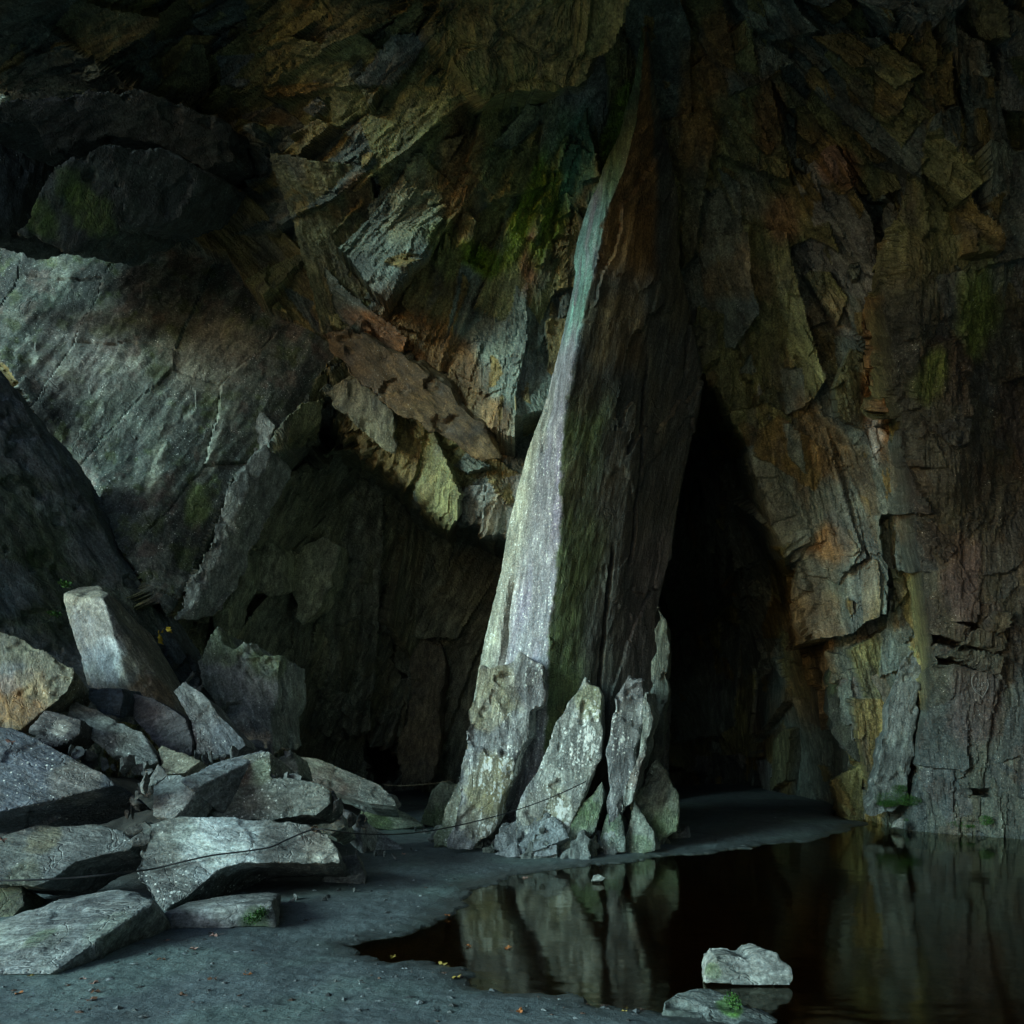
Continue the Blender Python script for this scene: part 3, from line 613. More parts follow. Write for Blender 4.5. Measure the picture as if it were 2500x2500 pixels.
bm.faces.new(list(reversed(rings[0]))); bm.faces.new(rings[-1]); bmesh.ops.triangulate(bm, faces=bm.faces)
pV, pN, pF = remesh(bm, 0.028)
R = axis_frame((0.17, 0.0, 1.0)); Rm = np.array(R)[:3, :3]; L = pV @ Rm
d = 0.02 * fbm(L * np.array([5, 5, 1.2]) + 5, 4) + 0.010 * fbm(L * np.array([24, 24, 5]) + 5, 3)
ppx = 1250 + FPX * pV[:, 0] / pV[:, 1]; ppy = HOR - FPX * (pV[:, 2] - CAMH) / pV[:, 1]      # where the stains of the pillar sit along its face
cx_ = np.interp(-ppy, [-a[0] for a in lev], [a[2] for a in lev]); lx_ = np.interp(-ppy, [-a[0] for a in lev], [a[1] for a in lev]); rx_ = np.interp(-ppy, [-a[0] for a in lev], [a[4] for a in lev])
leftf = smooth(5, -5, ppx - cx_ + 16 * fbm(L * 2.2, 3) + 9 * fbm(L * 12, 3))
for fx_, fz_, am_, k_ in ((1.5, 0.30, 0.10, 3.0), (3.6, 0.8, 0.035, 9.0)):                 # spalled faces, each a flat angular step
    hp_, xp_, yp_, ep_ = worley2(L[:, 0] * fx_ + 0.25 * fbm(L * np.array([3, 3, 1]) + k_, 3), L[:, 2] * fz_ + 0.25 * fbm(L * np.array([3, 3, 1]) + k_ + 5, 3), k_)
    d += (1 - 0.45 * leftf) * am_ * (rand1(hp_, 2) - 0.5 + 0.9 * yp_ * (rand1(hp_, 3) - 0.5) + 0.9 * xp_ * (rand1(hp_, 4) - 0.5))
# long fissures down the dark face
for fx, fy0, fy1, dep, wd in ((1545,900,1350,0.22,5),(1500,1350,2000,0.20,7),(1640,650,900,0.12,5),(1262,1430,1620,0.25,8)):
    xx = fx + (1300 - ppy) * (0.10 if fx != 1262 else 0.12) + 8 * fbm(L * 1.5 + fx, 3)
    d -= dep * smooth(wd, 0, np.abs(ppx - xx)) * smooth(fy0 - 40, fy0 + 40, ppy) * smooth(fy1 + 40, fy1 - 40, ppy)
pV2 = pV + pN * d[:, None]
stre = fbm(L * np.array([6, 6, 0.5]) + 12, 5); blo = fbm(L * np.array([1.8, 1.8, 0.7]) + 44, 4)
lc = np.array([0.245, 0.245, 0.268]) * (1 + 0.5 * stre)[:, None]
t = smooth(0.0, 0.35, fbm(L * np.array([2.5, 2.5, 0.5]) + 7, 4))[:, None]; lc = lc * (1 - 0.6 * t) + np.array([0.24, 0.21, 0.30]) * 0.6 * t
t = (smooth(0.55, 0.15, (ppx - lx_) / (cx_ - lx_ + 1e-3)) * smooth(850, 1100, ppy))[:, None] * 0.7; lc = lc * (1 - t) + np.array([0.36, 0.36, 0.25]) * (1 + 0.4 * stre)[:, None] * t
t = (smooth(900, 780, ppy + 90 * blo) * 0.85 * smooth(-0.25, 0.2, stre + 0.4 * blo))[:, None]; lc = lc * (1 - t) + np.array([0.11, 0.24, 0.20]) * (1 + 1.2 * stre)[:, None] * t
t = (smooth(520, 420, ppy + 60 * blo) * 0.8)[:, None]; lc = lc * (1 - t) + np.array([0.11, 0.16, 0.04]) * (1 + 0.6 * stre)[:, None] * t
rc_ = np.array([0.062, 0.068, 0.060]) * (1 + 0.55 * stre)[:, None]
relx = (ppx - cx_) / (rx_ - cx_ + 1e-3)
t = (smooth(0.45, 0.1, relx + 0.3 * blo) * smooth(900, 1050, ppy))[:, None] * 0.75; rc_ = rc_ * (1 - t) + np.array([0.060, 0.092, 0.024]) * (1 + 0.5 * stre)[:, None] * t
t = (smooth(0.0, 0.4, blo) * smooth(1400, 1000, ppy))[:, None] * 0.5; rc_ = rc_ * (1 - t) + np.array([0.15, 0.13, 0.07]) * t
t = (smooth(720, 620, ppy + 30 * blo) * smooth(0.75, 0.6, relx))[:, None] * 0.9; rc_ = rc_ * (1 - t) + np.array([0.20, 0.105, 0.032]) * (1 + 0.35 * stre)[:, None] * t
t = (smooth(0.25, 0.15, np.abs(relx - 0.35)) * smooth(680, 740, ppy) * smooth(930, 860, ppy))[:, None] * 0.6; rc_ = rc_ * (1 - t) + np.array([0.18, 0.12, 0.045]) * t
t = (smooth(0.5, 0.8, relx) * smooth(1250, 1350, ppy))[:, None] * 0.6; rc_ = rc_ * (1 - t) + np.array([0.11, 0.10, 0.105]) * (1 + 0.4 * stre)[:, None] * t
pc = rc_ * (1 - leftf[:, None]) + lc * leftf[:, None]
al = leftf * (0.36 * smooth(900, 1100, ppy) + 0.10) + 0.08
mesh_obj('shaft', pV2, pF, M_PILLAR, pil, np.concatenate([np.clip(pc, 0.01, 0.9), np.clip(al, 0, 1)[:, None]], 1), R)

tick('pillar')
AX = (0.16, 0.05, 1.0)
def foot(poly, Y0, kx, ky, back, colr, seed, label=None, voxel=0.026, rough=0.045, speck=0.5, patches=(), amp=7, step=26, scale=0.85, ax=AX, parent=pil, name='foot_slab'):
    xs_ = [p[0] for p in poly]; ys_ = [p[1] for p in poly]; cx, cy = sum(xs_) / len(xs_), sum(ys_) / len(ys_)
    o = slab_rock(name, plane_pts(ragged(poly, step, amp, seed), Y0, kx, ky, cx, cy), back, voxel, scale, colr=colr, seed=seed, rough=rough, axis_=ax, mat=M_PILLAR, parent=parent, speck=speck, patches=patches)
    if label: o['label'] = label
    return o
YEL = (0.36, 0.31, 0.12); GRN = (0.05, 0.10, 0.02)
foot([(1170,1625),(1250,1615),(1268,1590),(1330,1625),(1328,1720),(1295,1735),(1292,1810),(1280,1812),(1262,1850),(1240,1930),(1215,1985),(1200,2040),(1150,2075),(1090,2072),(1105,2020),(1120,1950),(1125,1870),(1140,1820),(1138,1740),(1158,1700)], 10.1, 0.10, -0.12, (0.25, 0.9, 0.1), (0.27,0.275,0.28), 1,
     'bright lichen-specked foot slab at the foot of the pillar', patches=[(1195,1680,10.1,70,YEL,0.55),(1205,1900,10.0,60,YEL,0.6),(1200,1980,9.9,60,YEL,0.45),(1300,1660,10.1,45,(0.10,0.09,0.09),0.7)], speck=0.85)
foot([(1405,1690),(1430,1650),(1438,1672),(1462,1675),(1474,1700),(1472,1790),(1468,1850),(1440,1900),(1418,1960),(1392,2040),(1345,2052),(1300,2048),(1255,2040),(1270,1950),(1300,1900),(1325,1850),(1345,1795),(1372,1740),(1385,1715)], 10.1, 0.05, -0.16, (0.2, 0.8, 0.1), (0.27,0.28,0.26), 2,
     'broken specked stump with a jagged pointed top', patches=[(1455,1700,9.9,40,(0.30,0.31,0.14),0.7),(1340,1960,9.6,50,YEL,0.4),(1300,1940,9.6,40,(0.24,0.25,0.30),0.5)], speck=0.95)
foot([(1500,1700),(1535,1645),(1545,1660),(1568,1655),(1570,1740),(1560,1800),(1545,1900),(1525,1960),(1500,2052),(1478,2050),(1484,1900),(1486,1800)], 10.15, 0.10, -0.10, (0.25, 0.7, 0.1), (0.16,0.165,0.17), 3, 'dark narrow stump split by a black cleft', speck=0.7)
foot([(1572,1690),(1585,1685),(1588,1740),(1596,1750),(1580,1840),(1560,1900),(1545,1960),(1515,1990),(1520,1940),(1545,1870),(1560,1800)], 10.0, 0.10, -0.10, (0.2, 0.5, 0.1), (0.21,0.23,0.21), 4, patches=[(1550,1870,10,35,(0.13,0.06,0.05),0.5)], speck=0.3)
foot([(1605,1480),(1632,1515),(1638,1580),(1632,1680),(1622,1800),(1600,1900),(1585,1950),(1575,1900),(1590,1700),(1600,1560)], 11.2, 0.05, -0.08, (0.2, 0.7, 0.0), (0.10,0.11,0.085), 5, 'dark thin flake leaning on the back edge of the pillar', speck=0.1)
foot([(1262,2000),(1300,1975),(1345,1985),(1330,2030),(1300,2060),(1258,2055)], 9.75, 0, -0.35, (0.1, 0.6, -0.2), (0.22,0.24,0.24), 6, speck=0.25)
foot([(1200,2075),(1225,2010),(1265,1995),(1290,2050),(1250,2085)], 9.8, 0, -0.35, (0.1, 0.6, -0.2), (0.21,0.225,0.23), 7, speck=0.25)
foot([(1310,2005),(1352,1992),(1392,2045),(1350,2062),(1305,2080),(1262,2064)], 9.62, 0, -0.4, (0.1, 0.6, -0.2), (0.26,0.29,0.30), 8, 'pale bluish wedge among the foot rocks', speck=0.2, amp=3)
foot([(1205,2085),(1260,2052),(1300,2076),(1360,2058),(1362,2088),(1300,2094),(1240,2096)], 9.5, 0, -0.4, (0.1, 0.6, -0.15), (0.29,0.31,0.32), 9, speck=0.2, amp=4)
foot([(1345,2060),(1370,2010),(1420,1960),(1470,1905),(1474,1960),(1450,2030),(1430,2078),(1380,2086)], 9.85, 0, -0.25, (0.15, 0.7, -0.1), (0.17,0.20,0.16), 10, 'slanting greenish flake at the foot of the specked stump', patches=[(1400,1960,9.5,45,GRN,0.8)], speck=0.2)
foot([(1455,2065),(1475,1990),(1500,1955),(1520,1990),(1530,2040),(1528,2080),(1490,2084)], 9.9, 0, -0.2, (0.15, 0.6, -0.1), (0.18,0.215,0.19), 11, patches=[(1480,1990,9.6,35,GRN,0.5)], speck=0.25)
foot([(1040,1965),(1048,1930),(1078,1903),(1100,1915),(1122,1910),(1130,1960),(1110,2010),(1070,2024),(1020,2014)], 12.3, 0.03, -0.25, (0.3, 0.8, -0.1), (0.20,0.22,0.16), 12, 'rounded mossy flake on the far side of the foot', patches=[(1090,2000,10.7,45,GRN,0.7)], speck=0.2)
foot([(1065,2062),(1100,2020),(1150,2030),(1200,2050),(1210,2080),(1140,2082),(1085,2076)], 10.15, 0, -0.35, (0.2, 0.7, -0.1), (0.20,0.22,0.21), 13, patches=[(1080,2060,9.7,40,GRN,0.6)], speck=0.25)
foot([(1128,1890),(1155,1880),(1165,1960),(1150,2010),(1120,2015),(1125,1950)], 10.3, 0, -0.1, (0.2, 0.6, 0), (0.13,0.125,0.14), 14, speck=0.4)
foot([(1052,2074),(1075,2015),(1098,1945),(1118,1905),(1140,1878),(1165,1950),(1180,2030),(1186,2084),(1120,2080)], 10.2, 0.02, -0.2, (0.25,0.7,0), (0.21,0.225,0.19), 15, 'ribbed flare spreading from the foot on its far side', patches=[(1090,2050,10,40,GRN,0.6),(1130,1960,10,40,(0.26,0.25,0.16),0.5)], speck=0.4)
foot([(1512,2080),(1532,2010),(1548,1955),(1572,1985),(1596,2030),(1600,2078),(1556,2084)], 10.0, 0.0, -0.2, (0.15,0.6,0), (0.17,0.19,0.16), 16, patches=[(1560,2060,10,30,GRN,0.6)], speck=0.25)
rf = random.Random(17)
for k in range(38):
    x = 1060 + 600 * (k + rf.uniform(-0.3, 0.3)) / 37; y = float(np.interp(x, [1060, 1200, 1300, 1400, 1560, 1660], [2062, 2082, 2092, 2084, 2072, 2044])) + rf.uniform(-6, 3)
    w_ = rf.uniform(14, 32); h_ = rf.uniform(24, 60) + 70 * rf.random() ** 3; ln = rf.uniform(4, 30); Yw = CAMH * FPX / (y - HOR) - rf.uniform(0.05, 0.5); y = HOR + CAMH * FPX / Yw + 5
    foot([(x - w_, y), (x - w_ * 0.6 + ln * 0.4, y - h_ * 0.6), (x + ln * 0.8, y - h_), (x + w_ * 0.7 + ln * 0.5, y - h_ * 0.5), (x + w_, y)], Yw, 0, -0.25, (0.1, 0.5, -0.1),
         rf.choice([(0.17,0.19,0.18), (0.20,0.22,0.20), (0.15,0.17,0.14), (0.24,0.26,0.26)]), 200 + k, speck=0.3, amp=8, step=11, voxel=0.016, rough=0.05)
tick('feet')
# ------------------------------------------------------------------ boulders
TAN = (0.20,0.185,0.145); GR = (0.165,0.175,0.165); GRD = (0.085,0.092,0.095); GRL = (0.22,0.235,0.23); WHT = (0.48,0.54,0.56); OR = (0.22,0.105,0.025); MOSS = (0.035,0.075,0.015); REDD = (0.085,0.05,0.04)
def boulder(name, label, poly, Y0, kx=0.0, ky=-0.25, back=(0.1, 0.7, -0.25), extra=(), colr=GR, seed=1, voxel=0.017, rough=0.022, speck=0.26, patches=(), ax=(0.8, 0.1, 0.4), cat='boulder', group=None, concave=False, scale=0.8, chips=1.0, amp=4, parent=None):
    xs_ = [p[0] for p in poly]; ys_ = [p[1] for p in poly]; cx, cy = sum(xs_) / len(xs_), sum(ys_) / len(ys_)
    pt = [(px, py, Yp + 0.0, r, c, s) for (px, py, Yp, r, c, s) in patches]
    if concave:
        o = slab_rock(name, plane_pts(ragged(poly, 22, amp, seed), Y0, kx, ky, cx, cy), back, voxel, scale, colr=colr, seed=seed, rough=rough, axis_=ax, mat=M_ROCK, speck=speck, patches=pt, chips=chips, parent=parent)
    else:
        f = np.array(plane_pts([p[:2] for p in poly], Y0, kx, ky, cx, cy))
        for i, p in enumerate(poly):
            if len(p) > 2: f[i] = P(p[0], p[1], Y0 + p[2])
        c = f.mean(0); bk = c + (f - c) * scale + np.array(back)
        ex = [P(x, y, Y0 + dY) for x, y, dY in extra]
        o = hull_rock(name, list(f) + list(bk) + ex, voxel, colr=colr, seed=seed, rough=rough, axis_=ax, mat=M_ROCK, speck=speck, patches=pt, chips=chips, parent=parent)
    if parent is None: tag(o, label, cat, group or 'fallen slate boulders')
    return o
boulder('leaning_slab', 'huge dark slab leaning up behind the boulder pile', [(-160,740),(-60,840),(0,905),(47,1000),(174,1217),(255,1330),(400,1548),(480,1645),(520,1760),(440,1800),(180,1700),(-160,1650)], 9.5, 0.32, -0.06, (0.3,0.9,-0.4), colr=(0.062,0.078,0.085), seed=21, voxel=0.03, rough=0.07, speck=0.10, ax=(0.6,0.1,-0.75),
        patches=[(60,1250,8.9,120,(0.022,0.04,0.012),0.8),(130,1450,8.8,100,(0.02,0.04,0.010),0.85),(120,1120,9,40,(0.13,0.155,0.17),0.6),(170,1230,9,40,(0.13,0.155,0.17),0.6),(230,1330,9,40,(0.13,0.155,0.17),0.6),(300,1430,9,35,(0.12,0.14,0.15),0.5),(20,1430,8.6,60,(0.10,0.13,0.16),0.7),(40,1100,8.8,50,(0.10,0.125,0.14),0.5),(330,1480,9.0,60,(0.04,0.06,0.025),0.7)], cat='rock slab')
boulder('leaning_block', 'tall tan block with a flat broken top tilted against the dark slab', [(150,1448,0.25),(190,1434,0.45),(240,1430,0.5),(268,1447,0.3),(295,1500,0.25),(355,1600,0.2),(425,1700,0.2),(468,1775,0.2),(400,1752,-0.05),(330,1712,-0.12),(250,1700,0.02),(212,1670,0.12),(185,1560,0.2),(252,1462,0.0)], 8.6, 0.1, -0.1, (0.15,0.7,-0.3), [(310,1660,-0.15)], colr=(0.17,0.16,0.13), seed=22, rough=0.022, speck=0.20, ax=(0.55,0,-0.8),
        patches=[(210,1540,7.95,70,(0.12,0.13,0.15),0.75),(250,1590,7.9,35,(0.38,0.42,0.45),0.7),(260,1640,7.9,30,(0.36,0.40,0.43),0.6),(230,1640,7.9,50,(0.10,0.11,0.13),0.8),(385,1690,7.9,40,OR,0.55),(225,1440,8.2,40,(0.24,0.23,0.20),0.5)], cat='boulder')
boulder('rust_boulder', 'rounded boulder stained orange with rust', [(-60,1530),(0,1545),(40,1552),(110,1600),(180,1632),(180,1655),(165,1690),(125,1722),(85,1748),(50,1782),(-60,1790)], 7.7, 0.05, -0.15, (-0.1,0.7,-0.2), colr=(0.115,0.112,0.08), seed=23, rough=0.03, speck=0.25, patches=[(50,1690,6.8,60,(0.20,0.085,0.012),0.9),(10,1750,6.8,50,(0.22,0.12,0.03),0.7),(40,1640,6.8,35,(0.22,0.24,0.27),0.5),(120,1640,6.9,60,(0.16,0.15,0.09),0.7)], ax=(0.3,0,-1))
boulder('splintered_block', 'small dark splintered block below the rusty boulder', [(72,1785),(108,1733),(150,1748),(200,1756),(196,1792),(150,1818),(100,1832)], 7.5, 0.05, -0.2, (0.0,0.35,-0.1), colr=(0.055,0.05,0.05), seed=24, rough=0.03, speck=0.2, patches=[(155,1765,6.7,18,(0.34,0.31,0.26),0.7)], ax=(1,0,-0.2), chips=2)
boulder('pointed_slab', 'pointed grey slab sloping down to the light plate', [(162,1690),(195,1715),(238,1732),(300,1766),(345,1786),(384,1843),(387,1860),(346,1880),(320,1852),(262,1842),(222,1806),(206,1782),(165,1745)], 7.8, 0.08, -0.3, (0.1,0.35,-0.25), colr=(0.175,0.185,0.175), seed=25, concave=True, speck=0.29, patches=[(215,1765,7,40,(0.26,0.27,0.26),0.5),(300,1800,7,40,(0.14,0.14,0.11),0.5)], ax=(0.8,0,-0.55))
boulder('layered_block', 'dark blue layered block under the tall tan block', [(210,1676),(296,1678),(302,1700),(292,1756),(240,1742),(212,1706)], 8.15, 0.0, -0.1, (0.1,0.4,0), colr=(0.040,0.058,0.072), seed=26, speck=0.02, ax=(1,0,0.0), chips=2)
boulder('shadowed_block', 'shadowed brown block wedged below the tall tan block', [(312,1692),(372,1702),(452,1752),(472,1812),(466,1846),(400,1836),(352,1790),(312,1742)], 8.3, 0.0, -0.08, (0.1,0.5,-0.1), colr=(0.10,0.095,0.10), seed=27, speck=0.1)
boulder('upright_plate', 'upright grey plate with a sharp peak beside the tall tan block', [(418,1686),(450,1660),(492,1690),(540,1750),(596,1802),(602,1820),(562,1842),(472,1846),(470,1790),(450,1738)], 8.4, 0.08, -0.15, (0.1,0.3,-0.1), colr=(0.17,0.175,0.18), seed=28, concave=True, speck=0.33, patches=[(560,1790,7.7,40,(0.10,0.12,0.15),0.6),(480,1830,7.6,40,(0.18,0.14,0.12),0.5)], ax=(0.5,0,-0.8))
boulder('mossy_outcrop', 'craggy pale outcrop with moss on its broken top', [(478,1610),(515,1548),(530,1525),(546,1568),(572,1582),(612,1560),(630,1592),(655,1600),(690,1596),(680,1640),(682,1700),(660,1745),(668,1840),(600,1822),(540,1752),(488,1668)], 9.9, 0.1, -0.12, (0.2,0.9,-0.1), colr=(0.185,0.20,0.185), seed=29, concave=True, voxel=0.028, rough=0.06, speck=0.23, patches=[(540,1570,9.3,45,(0.13,0.17,0.07),0.8),(660,1605,9.3,38,(0.15,0.19,0.07),0.8),(520,1690,9.3,50,(0.07,0.085,0.06),0.7),(650,1740,9.3,40,(0.06,0.07,0.065),0.7),(600,1670,9.3,50,(0.25,0.27,0.27),0.5)], ax=(0.35,0,-1))
boulder('tan_wedge', 'small tan wedge between the pointed slab and the split slab', [(384,1832),(392,1816),(430,1830),(492,1856),(452,1888),(394,1892)], 7.75, 0.0, -0.3, (0.1,0.3,-0.2), colr=(0.19,0.18,0.13), seed=30, speck=0.26)
boulder('dark_boulder', 'large blue-black boulder overhanging a dark hollow', [(-120,1745),(0,1766),(62,1786),(90,1800),(105,1822),(182,1856),(250,1886),(254,1905),(286,1916),(240,1926),(172,1932),(112,1946),(60,1970),(-120,2010)], 7.0, 0.08, -0.25, (0.1,0.8,-0.35), [(0,2030,0.6),(200,1975,0.6)], colr=(0.062,0.072,0.088), seed=31, rough=0.03, speck=0.29, patches=[(200,1880,5.9,50,(0.20,0.18,0.15),0.7),(60,1840,5.9,60,(0.075,0.085,0.11),0.6),(20,1900,5.8,60,(0.08,0.095,0.13),0.5)], ax=(0.8,0,-0.4))
boulder('light_plate', 'pale smooth plate standing on edge in the pile', [(374,1892),(440,1889),(482,1912),(478,1932),(452,1972),(420,2000),(371,1992),(370,1930)], 7.4, 0.0, -0.22, (0.1,0.25,-0.2), colr=(0.225,0.24,0.235), seed=32, rough=0.014, speck=0.15)
boulder('split_slab', 'broad grey slab split by vertical cracks', [(468,1955),(520,1884),(600,1842),(658,1832),(662,1850),(658,1898),(702,1898),(782,1914),(804,1930),(808,1962),(772,1994),(640,2004),(500,2000),(468,1975)], 7.9, 0.06, -0.14, (0.15,0.6,-0.2), colr=(0.165,0.175,0.155), seed=33, concave=True, speck=0.36, patches=[(590,1870,6.85,28,(0.17,0.08,0.05),0.6),(650,1870,6.85,28,(0.24,0.28,0.17),0.6),(760,1940,6.8,40,(0.24,0.25,0.22),0.5)], ax=(1,0,0.1))
boulder('sloping_sheet', 'smooth bluish sheet sloping up to the split slab', [(436,1905),(520,1862),(640,1830),(655,1836),(560,1868),(490,1920),(462,1925)], 7.75, 0.15, -0.6, (0.15,0.35,-0.35), colr=(0.17,0.185,0.195), seed=34, rough=0.012, speck=0.25)
boulder('far_slab', 'long slab with a reddish patch at the back of the pile', [(722,1846),(772,1850),(862,1890),(932,1916),(962,1950),(968,1968),(900,1962),(850,1945),(745,1900),(720,1868)], 11.0, 0.08, -0.4, (0.1,0.6,-0.3), colr=(0.25,0.265,0.24), seed=35, speck=0.20, patches=[(800,1905,8.6,45,REDD,0.8),(850,1925,8.6,30,REDD,0.6)], ax=(0.9,0,-0.4))
boulder('angular_chunk', 'angular olive chunk standing behind the split slab', [(664,1895),(672,1850),(715,1833),(728,1870),(730,1895),(700,1900)], 8.9, 0, -0.2, (0.1,0.35,-0.1), colr=(0.16,0.175,0.14), seed=36, speck=0.2, patches=[(682,1885,7.5,12,(0.3,0.2,0.06),0.7)])
boulder('mossy_flat_rock', 'low mossy rock at the tail of the pile towards the pillar', [(884,1962),(920,1950),(972,1972),(1012,1996),(1038,2016),(984,2008),(950,2026),(900,2018),(878,1990)], 11.9, 0.1, -0.45, (0.1,0.5,-0.3), colr=(0.23,0.26,0.20), seed=37, speck=0.15, patches=[(910,1965,8.6,40,(0.16,0.19,0.08),0.7),(930,2015,8.4,30,MOSS,0.8)], ax=(0.9,0,-0.3))
boulder('standing_plate', 'standing plate with a pale rim leaning at the edge of the path', [(818,2005),(832,1970),(868,1986),(878,2012,-0.08),(888,2090,-0.08),(905,2085,0.2),(902,2010,0.25),(845,2052)], 9.7, 0.0, -0.12, (0.15,0.3,-0.15), colr=(0.27,0.28,0.285), seed=38, speck=0.20, patches=[(868,2060,7.2,25,(0.36,0.38,0.38),0.7)], ax=(0.2,0,1))
boulder('pale_chunk', 'pale mottled chunk tucked against the standing plate', [(755,2000),(800,1984),(838,1988),(842,2020),(805,2040),(765,2022)], 9.2, 0, -0.25, (0.1,0.35,-0.2), colr=(0.29,0.32,0.28), seed=39, speck=0.25)
boulder('tail_rock', 'ribbed tapering rock lying out onto the path', [(890,2020),(930,2030),(986,2068),(982,2084),(922,2084),(900,2070)], 9.95, 0.05, -0.35, (0.1,0.35,-0.3), colr=(0.32,0.34,0.33), seed=40, speck=0.15, ax=(0.9,0,-0.45), chips=1.6)
boulder('anchor_slab', 'great slab with a pale patch and an iron ring on its corner', [(328,2130),(366,2012),(432,1993),(520,1990),(640,1996),(752,2010),(802,2036),(826,2072),(832,2108),(700,2108),(600,2106),(545,2118),(480,2172),(432,2205),(396,2226),(366,2190)], 6.95, 0.07, -0.26, (0.1,0.75,-0.30), concave=True, amp=3, colr=(0.115,0.122,0.118), seed=41, rough=0.022, speck=0.33, voxel=0.02,
        patches=[(560,2050,6.1,75,WHT,0.85),(500,2020,6.1,50,WHT,0.8),(575,2090,6.1,40,WHT,0.7),(800,2060,6.2,45,(0.30,0.29,0.25),0.8),(770,2045,6.2,30,REDD,0.5),(690,2060,6.1,60,(0.105,0.105,0.10),0.6)], ax=(1,0,-0.1))
boulder('propping_block', 'smooth dark block propping the corner of the great slab', [(822,2092),(872,2085),(894,2142),(892,2166),(832,2180),(778,2160)], 7.8, 0.05, -0.12, (0.0,0.4,-0.1), colr=(0.12,0.125,0.115), seed=42, rough=0.015, speck=0.15)
boulder('low_slab', 'low slab with a moss-filled notch under the blue-black boulder', [(-120,2050),(0,2040),(92,2014),(250,2011),(302,2030),(332,2056),(316,2076),(240,2091),(182,2106),(132,2142),(82,2166),(-120,2160)], 6.7, 0.08, -0.32, (0.1,0.7,-0.28), concave=True, amp=3, colr=(0.12,0.132,0.132), seed=43, rough=0.02, speck=0.23, patches=[(150,2040,5.6,70,(0.24,0.25,0.24),0.5),(110,2035,5.7,30,(0.20,0.17,0.08),0.6),(60,2140,5.5,40,(0.07,0.075,0.03),0.7)], ax=(1,0,-0.1))
boulder('dark_wedge', 'dark wedge filling the gap above the great slab', [(308,2060),(330,2005),(352,1998),(376,2020),(350,2070)], 7.1, 0, -0.1, (0.05,0.3,-0.1), colr=(0.075,0.08,0.072), seed=44, speck=0.1)
boulder('blotched_rock', 'pale blotched rock in front with a dark slanting underside', [(-120,2290,-0.3),(0,2248,0.0),(62,2236,0.05),(140,2192,0.3),(290,2168,0.45),(332,2176,0.4),(372,2190,0.2),(374,2206,0.0),(240,2290,-0.45),(122,2378,-0.82),(60,2362,-0.7),(-120,2380,-0.83)], 5.66, 0.1, -0.45, (0.1,0.4,-0.25), [(330,2292,0.0),(215,2350,-0.55)], colr=(0.235,0.255,0.25), seed=45, rough=0.018, voxel=0.018, speck=0.12,
        patches=[(90,2280,4.7,28,(0.05,0.09,0.03),0.8),(140,2275,4.7,25,(0.06,0.07,0.06),0.8),(200,2195,5,22,(0.06,0.065,0.07),0.8),(250,2185,5.1,20,(0.06,0.065,0.07),0.8),(130,2240,4.9,18,(0.07,0.075,0.08),0.8),(30,2330,4.4,60,(0.11,0.115,0.12),0.7),(270,2250,4.8,40,(0.13,0.17,0.12),0.5)], ax=(0.9,0,0.2))
boulder('flat_slab', 'flat bleached slab with a moss tuft lying on the path', [(396,2232,0.06),(452,2203,0.4),(560,2187,0.6),(650,2178,0.7),(682,2182,0.6),(674,2262,0.05),(560,2267,0.02),(396,2270,0.0),(560,2224,0.06),(664,2202,0.12)], 5.98, 0.0, -0.1, (0.0,0.15,-0.03), colr=(0.13,0.135,0.13), seed=46, rough=0.014, voxel=0.018, speck=0.2, scale=0.95,
        patches=[(470,2222,5.95,40,(0.40,0.41,0.40),0.8),(540,2200,6.2,50,(0.40,0.41,0.40),0.75),(620,2240,5.8,28,MOSS,0.85),(430,2250,5.8,40,(0.07,0.075,0.075),0.7)], ax=(1,0,0))
boulder('moss_hummock', 'dark mossy hummock at the edge of the picture beside the blotched rock', [(-80,2150),(0,2145),(50,2165),(60,2210),(20,2250),(-80,2260)], 6.4, 0, -0.2, (0,0.5,-0.2), colr=(0.055,0.062,0.035), seed=47, rough=0.04, speck=0.05)
boulder('pool_rock', 'pale two-humped rock standing in the pool', [(1722,2404),(1730,2355),(1750,2336),(1790,2332),(1815,2340),(1826,2346),(1846,2328),(1878,2318),(1898,2328),(1906,2346),(1928,2358),(1938,2388),(1930,2406),(1830,2408),(1738,2400)], 4.93, 0, -0.14, (0,0.34,-0.02), colr=(0.29,0.30,0.28), seed=48, rough=0.022, voxel=0.011, speck=0.2, patches=[(1790,2338,5,34,(0.14,0.15,0.15),0.8),(1880,2330,5.1,28,(0.15,0.16,0.16),0.8),(1735,2360,5.0,16,(0.08,0.13,0.03),0.9),(1770,2390,4.9,40,(0.12,0.13,0.12),0.6)], ax=(1,0,0.1), concave=True, amp=2, scale=0.85)
boulder('bank_rock', 'crusty grey rock with a moss tuft on the near bank of the pool', [(1600,2490,-0.1),(1625,2440,0.1),(1680,2412,0.2),(1735,2408,0.25),(1780,2425,0.15),(1830,2450,0.1),(1860,2478,0.0),(1930,2492,0),(1960,2520,-0.2),(1580,2520,-0.2)], 4.35, 0, -0.1, (0.0,0.25,-0.15), colr=(0.13,0.15,0.145), seed=49, rough=0.05, voxel=0.014, speck=0.20, patches=[(1785,2445,4.35,22,(0.08,0.20,0.02),0.95)], ax=(1,0,0.2))
